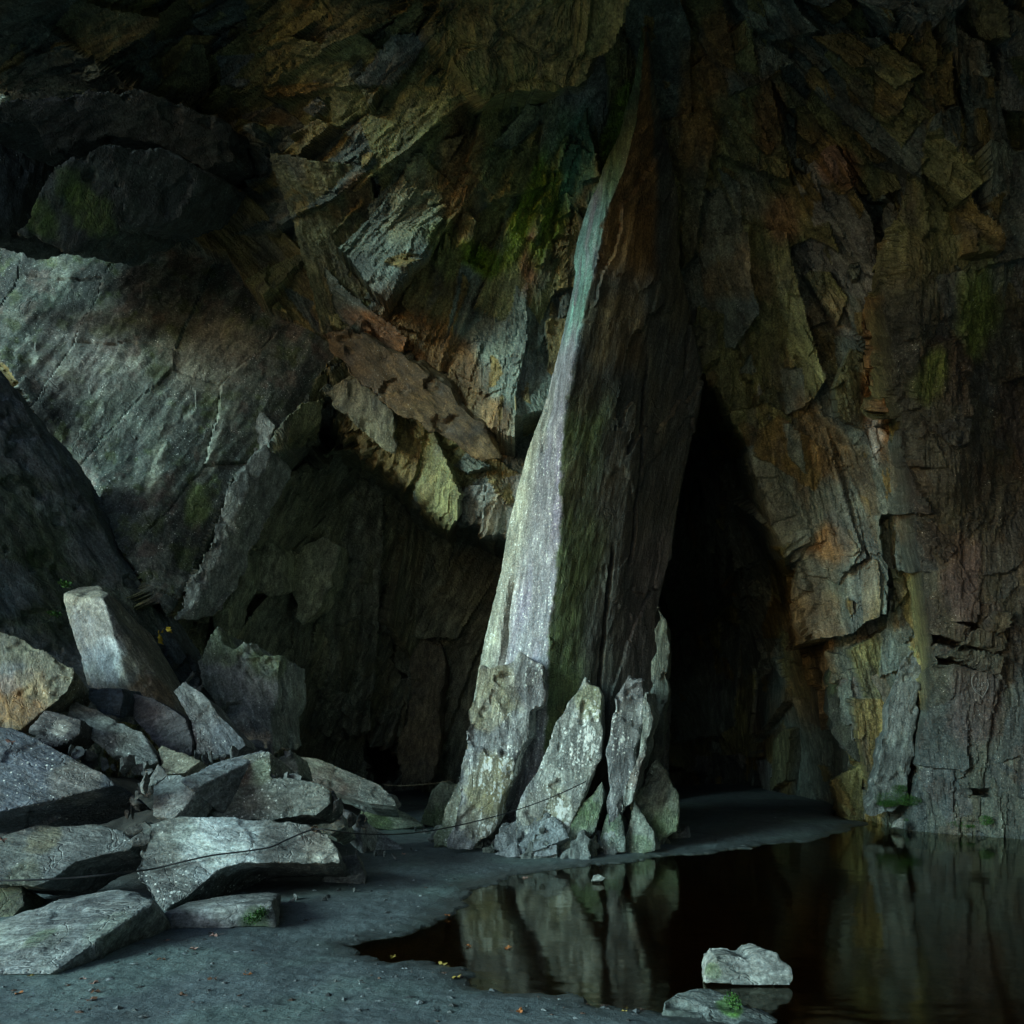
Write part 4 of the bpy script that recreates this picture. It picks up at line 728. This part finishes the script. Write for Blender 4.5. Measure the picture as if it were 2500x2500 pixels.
boulder('foot_boulder', 'craggy green-stained boulder beside the right of the pillar foot', [(1530,2040),(1545,1960),(1575,1890),(1602,1852),(1625,1880),(1648,1930),(1658,1940),(1656,2000),(1650,2030),(1600,2062),(1560,2070)], 10.3, 0.05, -0.15, (0.2,0.8,-0.1), colr=(0.19,0.22,0.165), seed=50, rough=0.06, voxel=0.026, speck=0.2, patches=[(1570,2030,10.2,50,(0.05,0.10,0.02),0.75),(1640,2000,10.2,30,(0.05,0.09,0.02),0.6),(1600,1900,10.3,40,(0.25,0.28,0.23),0.6)], ax=(0.4,0,1), chips=1.6)
boulder('pool_stone', 'small smooth stone poking out of the shallow pool', [(1442,2150),(1448,2135),(1462,2132),(1480,2142),(1470,2152)], 8.15, 0, -0.1, (0,0.12,-0.05), colr=(0.30,0.31,0.28), seed=51, rough=0.006, voxel=0.012, speck=0.05, cat='stone')
boulder('shore_stone', 'small pale stone at the water under the far wall', [(2183,2018),(2190,2000),(2204,1992),(2212,2010),(2206,2024)], 12.1, 0, -0.1, (0,0.15,-0.05), colr=(0.24,0.25,0.23), seed=52, rough=0.01, voxel=0.015, speck=0.1, cat='stone')
tick('boulders')
# wall pieces with outlines of their own, parts of the cave wall
def wall_piece(poly, Y0, kx, ky, back, colr, seed, label=None, voxel=0.035, rough=0.05, speck=0.15, patches=(), amp=8, ax=(0.15, 0, 1)):
    o = boulder('rock_slab', None, poly, Y0, kx, ky, back, colr=colr, seed=seed, voxel=voxel, rough=rough, speck=speck, patches=patches, concave=True, amp=amp, ax=ax, parent=wall, scale=0.9)
    if label: o['label'] = label
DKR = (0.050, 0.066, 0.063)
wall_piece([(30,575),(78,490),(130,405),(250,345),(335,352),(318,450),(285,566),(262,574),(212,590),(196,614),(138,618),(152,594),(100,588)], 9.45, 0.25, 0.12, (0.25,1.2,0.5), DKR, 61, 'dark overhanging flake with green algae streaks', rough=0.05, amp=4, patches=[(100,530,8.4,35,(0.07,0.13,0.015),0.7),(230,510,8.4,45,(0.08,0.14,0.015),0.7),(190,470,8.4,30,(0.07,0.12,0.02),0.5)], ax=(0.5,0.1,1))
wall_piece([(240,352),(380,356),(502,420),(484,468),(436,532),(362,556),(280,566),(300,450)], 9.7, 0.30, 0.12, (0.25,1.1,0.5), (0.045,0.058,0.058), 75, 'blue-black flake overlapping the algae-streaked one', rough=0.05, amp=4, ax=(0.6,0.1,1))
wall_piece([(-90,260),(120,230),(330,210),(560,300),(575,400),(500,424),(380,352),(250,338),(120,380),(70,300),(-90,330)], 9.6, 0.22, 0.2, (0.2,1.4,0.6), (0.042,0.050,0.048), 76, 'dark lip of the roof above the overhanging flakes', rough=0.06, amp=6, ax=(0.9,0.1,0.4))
wall_piece([(-90,330),(60,300),(70,420),(40,520),(15,575),(-90,590)], 9.9, 0.35, 0.1, (0.2,1.2,0.4), (0.040,0.048,0.047), 77, 'dark plate added in place of shade beside the overhanging flakes', rough=0.06, amp=6)  # added cover plate, coloured dark where the corner is only in shade
wall_piece([(2112,1992),(2135,1900),(2165,1760),(2190,1640),(2232,1570),(2250,1640),(2240,1760),(2225,1870),(2205,1960),(2180,1985)], 12.5, 0.02, -0.06, (0.25,0.8,0.0), (0.135,0.155,0.150), 62, 'tall flake leaning at the corner of the far wall', patches=[(2200,1750,12.5,40,(0.26,0.28,0.27),0.5)])
wall_piece([(2028,1570),(2060,1520),(2110,1500),(2150,1620),(2188,1740),(2165,1850),(2140,1900),(2070,1840),(2030,1790),(2020,1680)], 13.6, 0.05, -0.05, (0.2,0.8,0.1), (0.075,0.088,0.072), 63, 'dark smooth panel with a mossy edge in the far wall', rough=0.03, patches=[(2025,1650,13.5,25,(0.06,0.10,0.03),0.7)])
wall_piece([(2045,1390),(2070,1400),(2110,1520),(2165,1640),(2195,1690),(2192,1745),(2150,1690),(2095,1570)], 13.1, 0.05, -0.05, (0.2,0.5,0.1), (0.135,0.125,0.10), 64, 'curved brown rib crossing the far wall')
wall_piece([(780,820),(860,800),(960,850),(1080,930),(1190,1060),(1225,1120),(1180,1130),(1090,1075),(960,1000),(860,930)], 11.45, -0.05, 0.10, (0.1,0.8,0.6), (0.085,0.056,0.024), 65, 'rusty streaked slab hanging over the dark recess', rough=0.08, patches=[(1180,1115,11.4,30,(0.26,0.17,0.07),0.8),(1000,930,11.4,60,(0.15,0.085,0.025),0.5)], ax=(0.75,0,-0.65))
wall_piece([(785,960),(870,905),(960,1000),(965,1110),(900,1070),(830,1010)], 11.7, 0, 0.1, (0.0,0.8,0.4), (0.15,0.145,0.095), 66, amp=6)
wall_piece([(412,1520),(470,1395),(520,1285),(560,1178),(600,1125),(642,1082),(662,1105),(625,1175),(575,1270),(525,1385),(455,1500)], 10.45, 0.3, -0.12, (0.25,0.5,0.0), (0.16,0.175,0.16), 72, 'crisp broken edge of the smooth slab', voxel=0.03, rough=0.04, speck=0.3, ax=(0.45,0,1))
wall_piece([(605,1010),(640,985),(672,1040),(660,1100),(640,1190),(615,1222),(590,1180),(610,1120)], 11.3, 0, -0.05, (0.1,0.6,0.1), (0.17,0.18,0.165), 67, 'pale torn edge below the smooth slab')
wall_piece([(700,1340),(790,1310),(828,1330),(810,1430),(770,1500),(735,1530),(715,1450)], 13.9, 0.05, -0.08, (0.1,0.7,0.1), (0.37,0.38,0.27), 68, 'curved panel in the recess, coloured pale for want of light', rough=0.03)  # recess panels coloured paler in place of the light they lack
wall_piece([(610,1330),(650,1300),(690,1360),(692,1450),(660,1460),(605,1440)], 13.2, 0.05, -0.05, (0.1,0.6,0.1), (0.33,0.34,0.25), 69, rough=0.03)
wall_piece([(505,1480),(560,1330),(595,1330),(595,1420),(570,1470),(540,1580)], 12.6, 0.05, -0.05, (0.1,0.6,0.1), (0.28,0.30,0.22), 70, rough=0.04)
wall_piece([(1000,1500),(1050,1480),(1085,1600),(1075,1760),(1060,1900),(980,1930),(965,1850),(1005,1700)], 17.3, 0.05, -0.05, (0.1,0.7,0.0), (0.15,0.135,0.095), 71, 'rough tan buttress beside the small dark hole')
wall_piece([(2268,1490),(2330,1500),(2400,1510),(2448,1530),(2452,1590),(2425,1586),(2331,1556),(2280,1545)], 11.75, -0.02, -0.02, (0.1,0.6,0.1), (0.085,0.082,0.085), 73, 'ledge of dark rock over a black slot', rough=0.03, amp=4)
wall_piece([(2278,1572),(2340,1590),(2400,1594),(2452,1606),(2456,1646),(2430,1638),(2347,1608),(2288,1603)], 11.7, -0.02, -0.02, (0.1,0.6,0.1), (0.080,0.082,0.085), 74, 'lower ledge of dark rock over a black slot', rough=0.03, amp=4)
tick('wall pieces')

# small rubble between the boulders
proto = []
for k in range(6):
    r = random.Random(90 + k); pts = [np.array([r.gauss(0, 1), r.gauss(0, 0.75), r.gauss(0, 0.4)]) for _ in range(11)]
    pts = [p / (np.linalg.norm(p) + 0.3) * np.array([0.13, 0.10, 0.055]) for p in pts]
    o = hull_rock('slate_chunk', pts, 0.012, colr=(0.12, 0.125, 0.12), seed=90 + k, rough=0.012, axis_=(1, 0, 0.2), mat=M_ROCK, speck=0.2); proto.append(o)
rr = random.Random(5); made = 0
seams = [((384,1880),(300,2000),7.15,9),((660,1895),(830,1965),8.0,10),((780,1985),(900,2005),9.2,8),((800,2110),(1000,2096),None,10),((200,1850),(380,1885),7.55,10),((420,1850),(580,1850),8.1,8),
         ((330,2010),(385,2150),6.95,7),((600,1835),(720,1845),8.9,7),((860,1955),(980,1965),11.1,8),((140,1830),(230,1850),7.4,5),((470,1650),(500,1800),9.3,6),((1000,2020),(1060,2060),None,7),((690,2230),(880,2180),None,6)]
SEAM_AT = ['in the gap beside the pale standing plate', 'along the end of the split slab', 'under the pale mottled chunk', 'on the silt beside the tapering tail rock', 'below the pointed grey slab', 'behind the smooth bluish sheet', 'between the low slab and the great slab', 'behind the top of the split slab', 'on the long slab at the back', 'under the small splintered block', 'beneath the mossy outcrop', 'on the silt by the far side of the pillar foot', 'on the silt beyond the flat slab']
SIZES = ['tiny', 'small', 'fist-sized', 'larger']
for si_, (p0, p1, Yp, n_) in enumerate(seams):
    for k in range(n_):
        t_ = (k + rr.random()) / n_; qx = p0[0] + (p1[0] - p0[0]) * t_ + rr.uniform(-12, 12); qy = p0[1] + (p1[1] - p0[1]) * t_ + rr.uniform(-10, 10)
        q = G(qx, qy) if Yp is None else P(qx, qy, Yp + rr.uniform(-0.05, 0.15))
        hz, _ = floor_h(np.array([q[0]]), np.array([q[1]])); q[2] = max(q[2], float(hz[0]) + 0.01); sc_ = rr.uniform(0.45, 1.5) * (0.6 if Yp is None else 1.0)
        o = proto[made % 6] if made < 6 else proto[made % 6].copy()
        if made >= 6: C.objects.link(o)
        o.location = tuple(q); o.rotation_euler = (rr.uniform(-0.4, 0.4), rr.uniform(-0.4, 0.4), rr.uniform(0, 6.28)); o.scale = (sc_ * rr.uniform(0.8, 1.5), sc_, sc_ * rr.uniform(0.6, 1.1))
        tag(o, SIZES[min(3, int((sc_ / (0.6 if Yp is None else 1.0) - 0.45) / 0.27))] + ' broken slate chunk ' + SEAM_AT[si_], 'slate chunk', 'slate chunks ' + SEAM_AT[si_]); made += 1

# grit and flakes strewn over the silt
gr_ = np.random.default_rng(3); n_ = 2300
gpx = gr_.uniform(-60, 2100, n_); gpy = 1950 + 560 * gr_.random(n_) ** 0.8
gy_ = CAMH * FPX / (gpy - HOR); gx_ = (gpx - 1250) / FPX * gy_; gh_, gs_ = floor_h(gx_, gy_)
cl = fbm2(gx_ * 1.1, gy_ * 1.1, 3, 88); kp = (gs_ < 0.25) & (gh_ < 0.16) & (cl + gr_.uniform(-0.35, 0.35, n_) > -0.05)
gx_, gy_, gh_ = gx_[kp], gy_[kp], gh_[kp]; V = []; F = []; cc = []
octa = np.array([[1, 0, 0], [0, 1, 0], [-1, 0, 0], [0, -1, 0], [0, 0, 1], [0, 0, -1.0]]); of = [(0, 1, 4), (1, 2, 4), (2, 3, 4), (3, 0, 4), (1, 0, 5), (2, 1, 5), (3, 2, 5), (0, 3, 5)]
for i in range(len(gx_)):
    sz = 0.005 + 0.020 * gr_.random() ** 4; a = gr_.uniform(0, 6.28)
    q = octa * np.array([sz * gr_.uniform(0.8, 1.8), sz, sz * gr_.uniform(0.25, 0.6)]) * gr_.uniform(0.8, 1.2, (6, 1))
    q = np.stack([q[:, 0] * math.cos(a) - q[:, 1] * math.sin(a), q[:, 0] * math.sin(a) + q[:, 1] * math.cos(a), q[:, 2]], 1) + np.array([gx_[i], gy_[i], gh_[i] + sz * 0.15])
    F += [tuple(6 * i + k for k in t) for t in of]; V.append(q)
    c = np.array([0.10, 0.11, 0.115]) * gr_.choice([0.25, 0.4, 0.8, 1.0, 1.8, 2.6]) * gr_.uniform(0.8, 1.2)
    if gr_.random() < 0.12: c = np.array([0.09, 0.05, 0.035])
    cc.append(np.tile(np.append(c, 0.05), (6, 1)))
o = mesh_obj('gravel', np.concatenate(V), np.array(F), M_ROCK, None, np.concatenate(cc), smooth_shade=False); tag(o, 'fine grit and slate flakes strewn over the silt floor', 'gravel', kind='stuff')

# ------------------------------------------------------------------ cables, iron ring, leaves, moss, scratched heart
def tube(name, pts, rad, mat, parent=None, ns=7):
    p = np.array(pts, float); n = len(p)
    # Catmull-Rom resample
    q = []
    for i in range(n - 1):
        a, b, c, d_ = p[max(i - 1, 0)], p[i], p[i + 1], p[min(i + 2, n - 1)]
        for t in np.linspace(0, 1, 10, endpoint=False):
            q.append(0.5 * ((2 * b) + (-a + c) * t + (2 * a - 5 * b + 4 * c - d_) * t * t + (-a + 3 * b - 3 * c + d_) * t ** 3))
    q.append(p[-1]); q = np.array(q); V = []; m = len(q)
    for i in range(m):
        t = q[min(i + 1, m - 1)] - q[max(i - 1, 0)]; t /= np.linalg.norm(t) + 1e-9
        s_ = np.cross(t, [0, 0.3, 1.0]); s_ /= np.linalg.norm(s_) + 1e-9; w_ = np.cross(s_, t)
        for k in range(ns):
            a = 2 * math.pi * k / ns; V.append(q[i] + rad * (math.cos(a) * s_ + math.sin(a) * w_))
    F = [[i * ns + k, i * ns + (k + 1) % ns, (i + 1) * ns + (k + 1) % ns, (i + 1) * ns + k] for i in range(m - 1) for k in range(ns)]
    return mesh_obj(name, np.array(V), np.array(F), mat, parent)
def surf(name, px, py, off=0.02):
    """the point of a built rock seen at a photo position, lifted a little off its face"""
    o = bpy.data.objects[name]; me = o.data; co = np.empty(len(me.vertices) * 3, np.float32); me.vertices.foreach_get('co', co)
    Mx = np.array(PM[o.name]); w_ = co.reshape(-1, 3) @ Mx[:3, :3].T + Mx[:3, 3]
    d2 = (1250 + FPX * w_[:, 0] / w_[:, 1] - px) ** 2 + (HOR - FPX * (w_[:, 2] - CAMH) / w_[:, 1] - py) ** 2
    k = np.where(d2 < max(90.0, d2.min() + 30))[0]; return P(px, py, w_[k, 1].min() - off)
RING = surf('anchor_slab', 768, 2024)
o = tube('black_cable', [P(-80,2150,6.2),P(60,2149,6.2),P(180,2143,6.3),P(280,2133,6.4)] + [surf('anchor_slab', x_, y_) for x_, y_ in ((370,2122),(450,2103),(520,2088),(600,2078),(660,2068),(700,2050),(740,2033))] + [RING], 0.008, M_CABLE)
tag(o, 'black cable sagging across the boulders to the iron ring', 'cable', 'cables strung across the cave')
o = tube('black_cable', [RING,P(800,2026,7.15),P(860,2034,7.5),P(920,2037,7.9),P(980,2036,8.3),P(1060,2027,8.8),P(1150,2008,9.2),P(1240,1984,9.4),P(1320,1957,9.5),P(1380,1932,9.6),P(1430,1908,9.72)], 0.007, M_CABLE)
tag(o, 'black cable stretched from the iron ring to the pillar foot', 'cable', 'cables strung across the cave')
o = tube('bare_wire', [P(938,1916,10.9),P(980,1918,11.1),P(1030,1915,11.4),P(1075,1910,11.8),P(1105,1903,12.1)], 0.004, M_WIRE)
tag(o, 'thin pale wire running behind the pile to the pillar', 'wire', 'cables strung across the cave')
ir = empty('iron_ring', tuple(RING)); tag(ir, 'rusty iron ring bolt holding the cable on the great slab', 'ring bolt')
tube('ring', [RING + np.array([0.028 * math.cos(a), 0.01 * math.sin(a * 2), 0.022 * math.sin(a)]) for a in np.linspace(0, 2 * math.pi, 9)], 0.008, M_IRON, ir)
tube('bolt', [RING + np.array([-0.03, 0.02, 0.0]), RING + np.array([-0.02, 0.12, -0.03])], 0.011, M_IRON, ir)

M_LEAF = [plain_material('leaf_pink', (0.34, 0.19, 0.15), 0.7, 0.25, 60), plain_material('leaf_orange', (0.33, 0.11, 0.03), 0.7, 0.3, 60), plain_material('leaf_brown', (0.12, 0.055, 0.03), 0.75, 0.3, 60), plain_material('leaf_yellow', (0.24, 0.17, 0.03), 0.7, 0.3, 60)]
LEAFN = ['pinkish', 'orange', 'brown', 'yellow']
def leaf_mesh(k):
    r = random.Random(k); n = 20; pts = []
    for i in range(n):
        a = 2 * math.pi * i / n; lobes = 0.5 + 0.5 * abs(math.cos(a * 2.5)) ** 1.2
        if i % 2: lobes *= 0.86
        rr_ = 0.045 * lobes; pts.append((rr_ * math.cos(a), rr_ * math.sin(a), 0.010 * math.cos(a * 3 + k) + r.uniform(0, 0.004)))
    V = [(0, 0, 0.002)] + pts + [(-0.05, 0.002, 0.004), (-0.085, 0.004, 0.010), (-0.085, -0.001, 0.010), (-0.05, -0.003, 0.004)]
    F = [(0, 1 + i, 1 + (i + 1) % n) for i in range(n)] + [(21, 22, 23), (21, 23, 24)]
    me = bpy.data.meshes.new('fallen_leaf'); me.from_pydata(V, [], F); me.update(); return me
LM = [leaf_mesh(k) for k in range(4)]
leaf_meshes = {}
leaves = [(21,2362,0,'at the foot of the blotched rock'),(35,2371,3,'at the foot of the blotched rock'),(75,2384,3,'beside the mossy edge of the blotched rock'),(203,2392,0,'on the silt below the blotched rock, larger of a pair'),(229,2402,0,'on the silt below the blotched rock, smaller of a pair'),
          (45,2427,1,'alone near the bottom corner of the floor'),(222,2444,2,'on the silt under the pair of leaves'),(232,2422,2,'close under the pair of leaves'),(360,2281,0,'by the moss between the blotched rock and flat slab'),(373,2264,1,'against the end of the flat slab'),(472,2318,0,'on open silt before the flat slab'),
          (522,2285,0,'just in front of the flat slab'),(410,2298,0,'on the silt in the shadow of the blotched rock'),(395,2343,2,'beyond the tip of the rock shadow'),(445,2432,2,'on open silt in the foreground'),(612,2325,2,'on bare silt in front of the flat slab end'),(605,2382,1,'in the middle of the foreground silt'),
          (660,2260,2,'by the mossy end of the flat slab'),(985,2086,0,'at the tip of the tapering tail rock'),(961,2337,3,'at the pointed end of the pool'),(1115,2388,3,'on the near shore of the pool'),(1080,2356,3,'at the near edge of the pool'),(1283,2144,0,'on the far shore of the pool'),(1092,2236,1,'where the pool shore turns'),(1145,2311,1,'on the shallow pool margin'),(1240,2315,1,'among grit in the shallow water'),
          (1270,2470,1,'on the bank below the pool'),(520,2392,2,'in the dim foreground silt'),(1525,2471,3,'on the bank left of the crusty rock')]
for i, (px, py, k, where) in enumerate(leaves):
    me = leaf_meshes.get((i % 4, k))
    if me is None:
        me = LM[i % 4].copy(); me.materials.append(M_LEAF[k]); leaf_meshes[(i % 4, k)] = me
    q = G(px, py); hz, _ = floor_h(np.array([q[0]]), np.array([q[1]])); q = G(px, py, max(float(hz[0]), WZ)); 
    o = bpy.data.objects.new('fallen_leaf', me); C.objects.link(o); o.location = (q[0], q[1], max(float(hz[0]), WZ) + 0.006)
    o.rotation_euler = (random.uniform(-0.25, 0.25), random.uniform(-0.25, 0.25), random.uniform(0, 6.28)); sc_ = random.uniform(0.55, 0.9); o.scale = (sc_, sc_, sc_)
    tag(o, LEAFN[k] + ' fallen leaf ' + where, 'leaf', 'fallen leaves on the cave floor')
for (px, py, Yp, k, where) in ((25,1811,surf('dark_boulder',25,1811)[1],0,'on the blue-black boulder'),(4,2050,surf('low_slab',4,2050)[1],0,'on the low slab')):
    me = LM[0].copy(); me.materials.append(M_LEAF[k]); o = bpy.data.objects.new('fallen_leaf', me); C.objects.link(o); o.location = tuple(P(px, py, Yp)); o.rotation_euler = (0.6, 0.1, 1.0)
    tag(o, LEAFN[k] + ' fallen leaf ' + where, 'leaf', 'fallen leaves on the cave floor')

def tuft_mass(name, label, blobs, mat, seed, n=260, blade=0.03):
    """a cushion of many small moss sprigs"""
    r = random.Random(seed); V = []; F = []
    for (px, py, Yp, rx, ry) in blobs:
        c = P(px, py, Yp); sx, sy = rx / FPX * Yp, ry / FPX * Yp
        for i in range(n):
            a = r.uniform(0, 6.28); t = math.sqrt(r.random()); p = c + np.array([sx * t * math.cos(a), r.uniform(-0.10, 0.06) - 0.05 * (1 - t), sy * t * math.sin(a)])
            d_ = np.array([r.gauss(0, 0.6), -0.7 + r.gauss(0, 0.4), 0.6 + r.gauss(0, 0.5)]); d_ = d_ / np.linalg.norm(d_) * blade * r.uniform(0.6, 1.5)
            s_ = np.cross(d_, [r.gauss(0, 1), r.gauss(0, 1), r.gauss(0, 1)]); s_ = s_ / (np.linalg.norm(s_) + 1e-9) * blade * 0.4
            k = len(V); V += [p - s_, p + s_, p + d_ + s_ * 0.4, p + d_ - s_ * 0.4]; F.append([k, k + 1, k + 2, k + 3])
    o = mesh_obj(name, np.array(V), np.array(F), mat, None, smooth_shade=False); tag(o, label, 'moss', kind='stuff')
tuft_mass('moss', 'bright green moss on the ledge at the foot of the far wall', [(2180,1948,12.35,45,16),(2215,1955,12.3,30,12),(2165,1962,12.4,25,8),(2190,1925,12.5,20,10)], M_MOSS, 3, 1600, 0.010)
tuft_mass('moss', 'moss along the waterline of the far wall', [(2335,2012,12.0,28,9),(2405,2003,11.6,14,12),(2225,2003,12.5,18,6),(2368,2016,11.9,20,4)], M_MOSS, 4, 500, 0.014)
tuft_mass('moss', 'moss tuft growing on the flat slab and the crusty bank rock', [(622,2240,6.0,22,12),(640,2225,6.04,14,10),(1787,2440,4.28,16,16)], M_MOSS, 5, 220, 0.014)
tuft_mass('moss', 'green moss growing on the silt between the blotched rock and flat slab', [(380,2240,6.5,16,12),(390,2262,6.28,8,6),(70,2380,5.05,35,6),(110,2390,4.98,18,5),(785,2168,7.8,20,5)], M_MOSS, 6, 240, 0.012)
tuft_mass('moss', 'small green plant on the ledge behind the tall tan block', [(165,1428,9.0,11,6),(140,1500,8.9,8,6)], M_MOSS, 8, 60, 0.03)
yl = empty('yellow_leaves', tuple(P(420, 1550, 10.1)))
tag(yl, 'clump of yellow leaves caught under the point of the smooth slab', 'leaf clump')
r = random.Random(4)
for k in range(9):
    me = bpy.data.meshes.new('leaf'); L_ = r.uniform(0.07, 0.12); W_ = L_ * 0.35
    me.from_pydata([(0, 0, 0), (L_ * 0.4, W_, 0.015), (L_, 0, -0.01), (L_ * 0.4, -W_, 0.015), (L_ * 0.45, 0, 0)], [], [(0, 4, 1), (1, 4, 2), (2, 4, 3), (3, 4, 0)]); me.materials.append(M_YELLOW); me.update()
    o = bpy.data.objects.new('leaf', me); C.objects.link(o); o.parent = yl; o.location = (r.uniform(-0.06, 0.06), -0.3 + r.uniform(-0.05, 0.05), r.uniform(-0.10, 0.06)); o.rotation_euler = (r.uniform(0.8, 2.0), r.uniform(-0.8, 1.2), r.uniform(-1.5, 1.5))
# scratched heart with worn lettering on the far wall
hs = empty('scratched_heart', tuple(wall_at(2392, 1680)[0])); tag(hs, 'small heart with worn lettering scratched into the far wall above the pool', 'graffiti')
def scratch(name, pts, rad=0.007):
    q = []
    for (x, y) in pts:
        px = 2330 + x / 1932 * 130; py = 1620 + y / 1486 * 100
        w_, n_ = wall_at(px, py); q.append(P(px, py, w_[1]) + np.array([0, -0.006, 0]))
    tube(name, q, rad, M_SCRATCH, hs, 4)
for pts in ([(720,400),(640,500),(610,620),(630,740),(680,890),(780,1030),(900,1120),(1005,1225)], [(1005,1225),(1100,1080),(1180,920),(1215,790),(1210,660),(1180,570)]): scratch('outline', pts)
for pts in ([(735,650),(780,520),(810,580),(860,560)], [(880,640),(900,560),(930,650)], [(965,530),(975,640)], [(740,800),(740,900),(800,990),(840,985),(850,850),(825,690)], [(905,700),(880,790),(910,850)], [(960,690),(1000,820),(1000,700)], [(1070,770),(1120,680),(1150,790)], [(890,990),(900,900),(950,970)], [(950,880),(1020,940),(1050,870),(1100,850)]): scratch('letter_stroke', pts, 0.005)
tick('end'); print('TRIS', sum(len(o.data.loops) - 2 * len(o.data.polygons) for o in bpy.data.objects if o.type == 'MESH'))
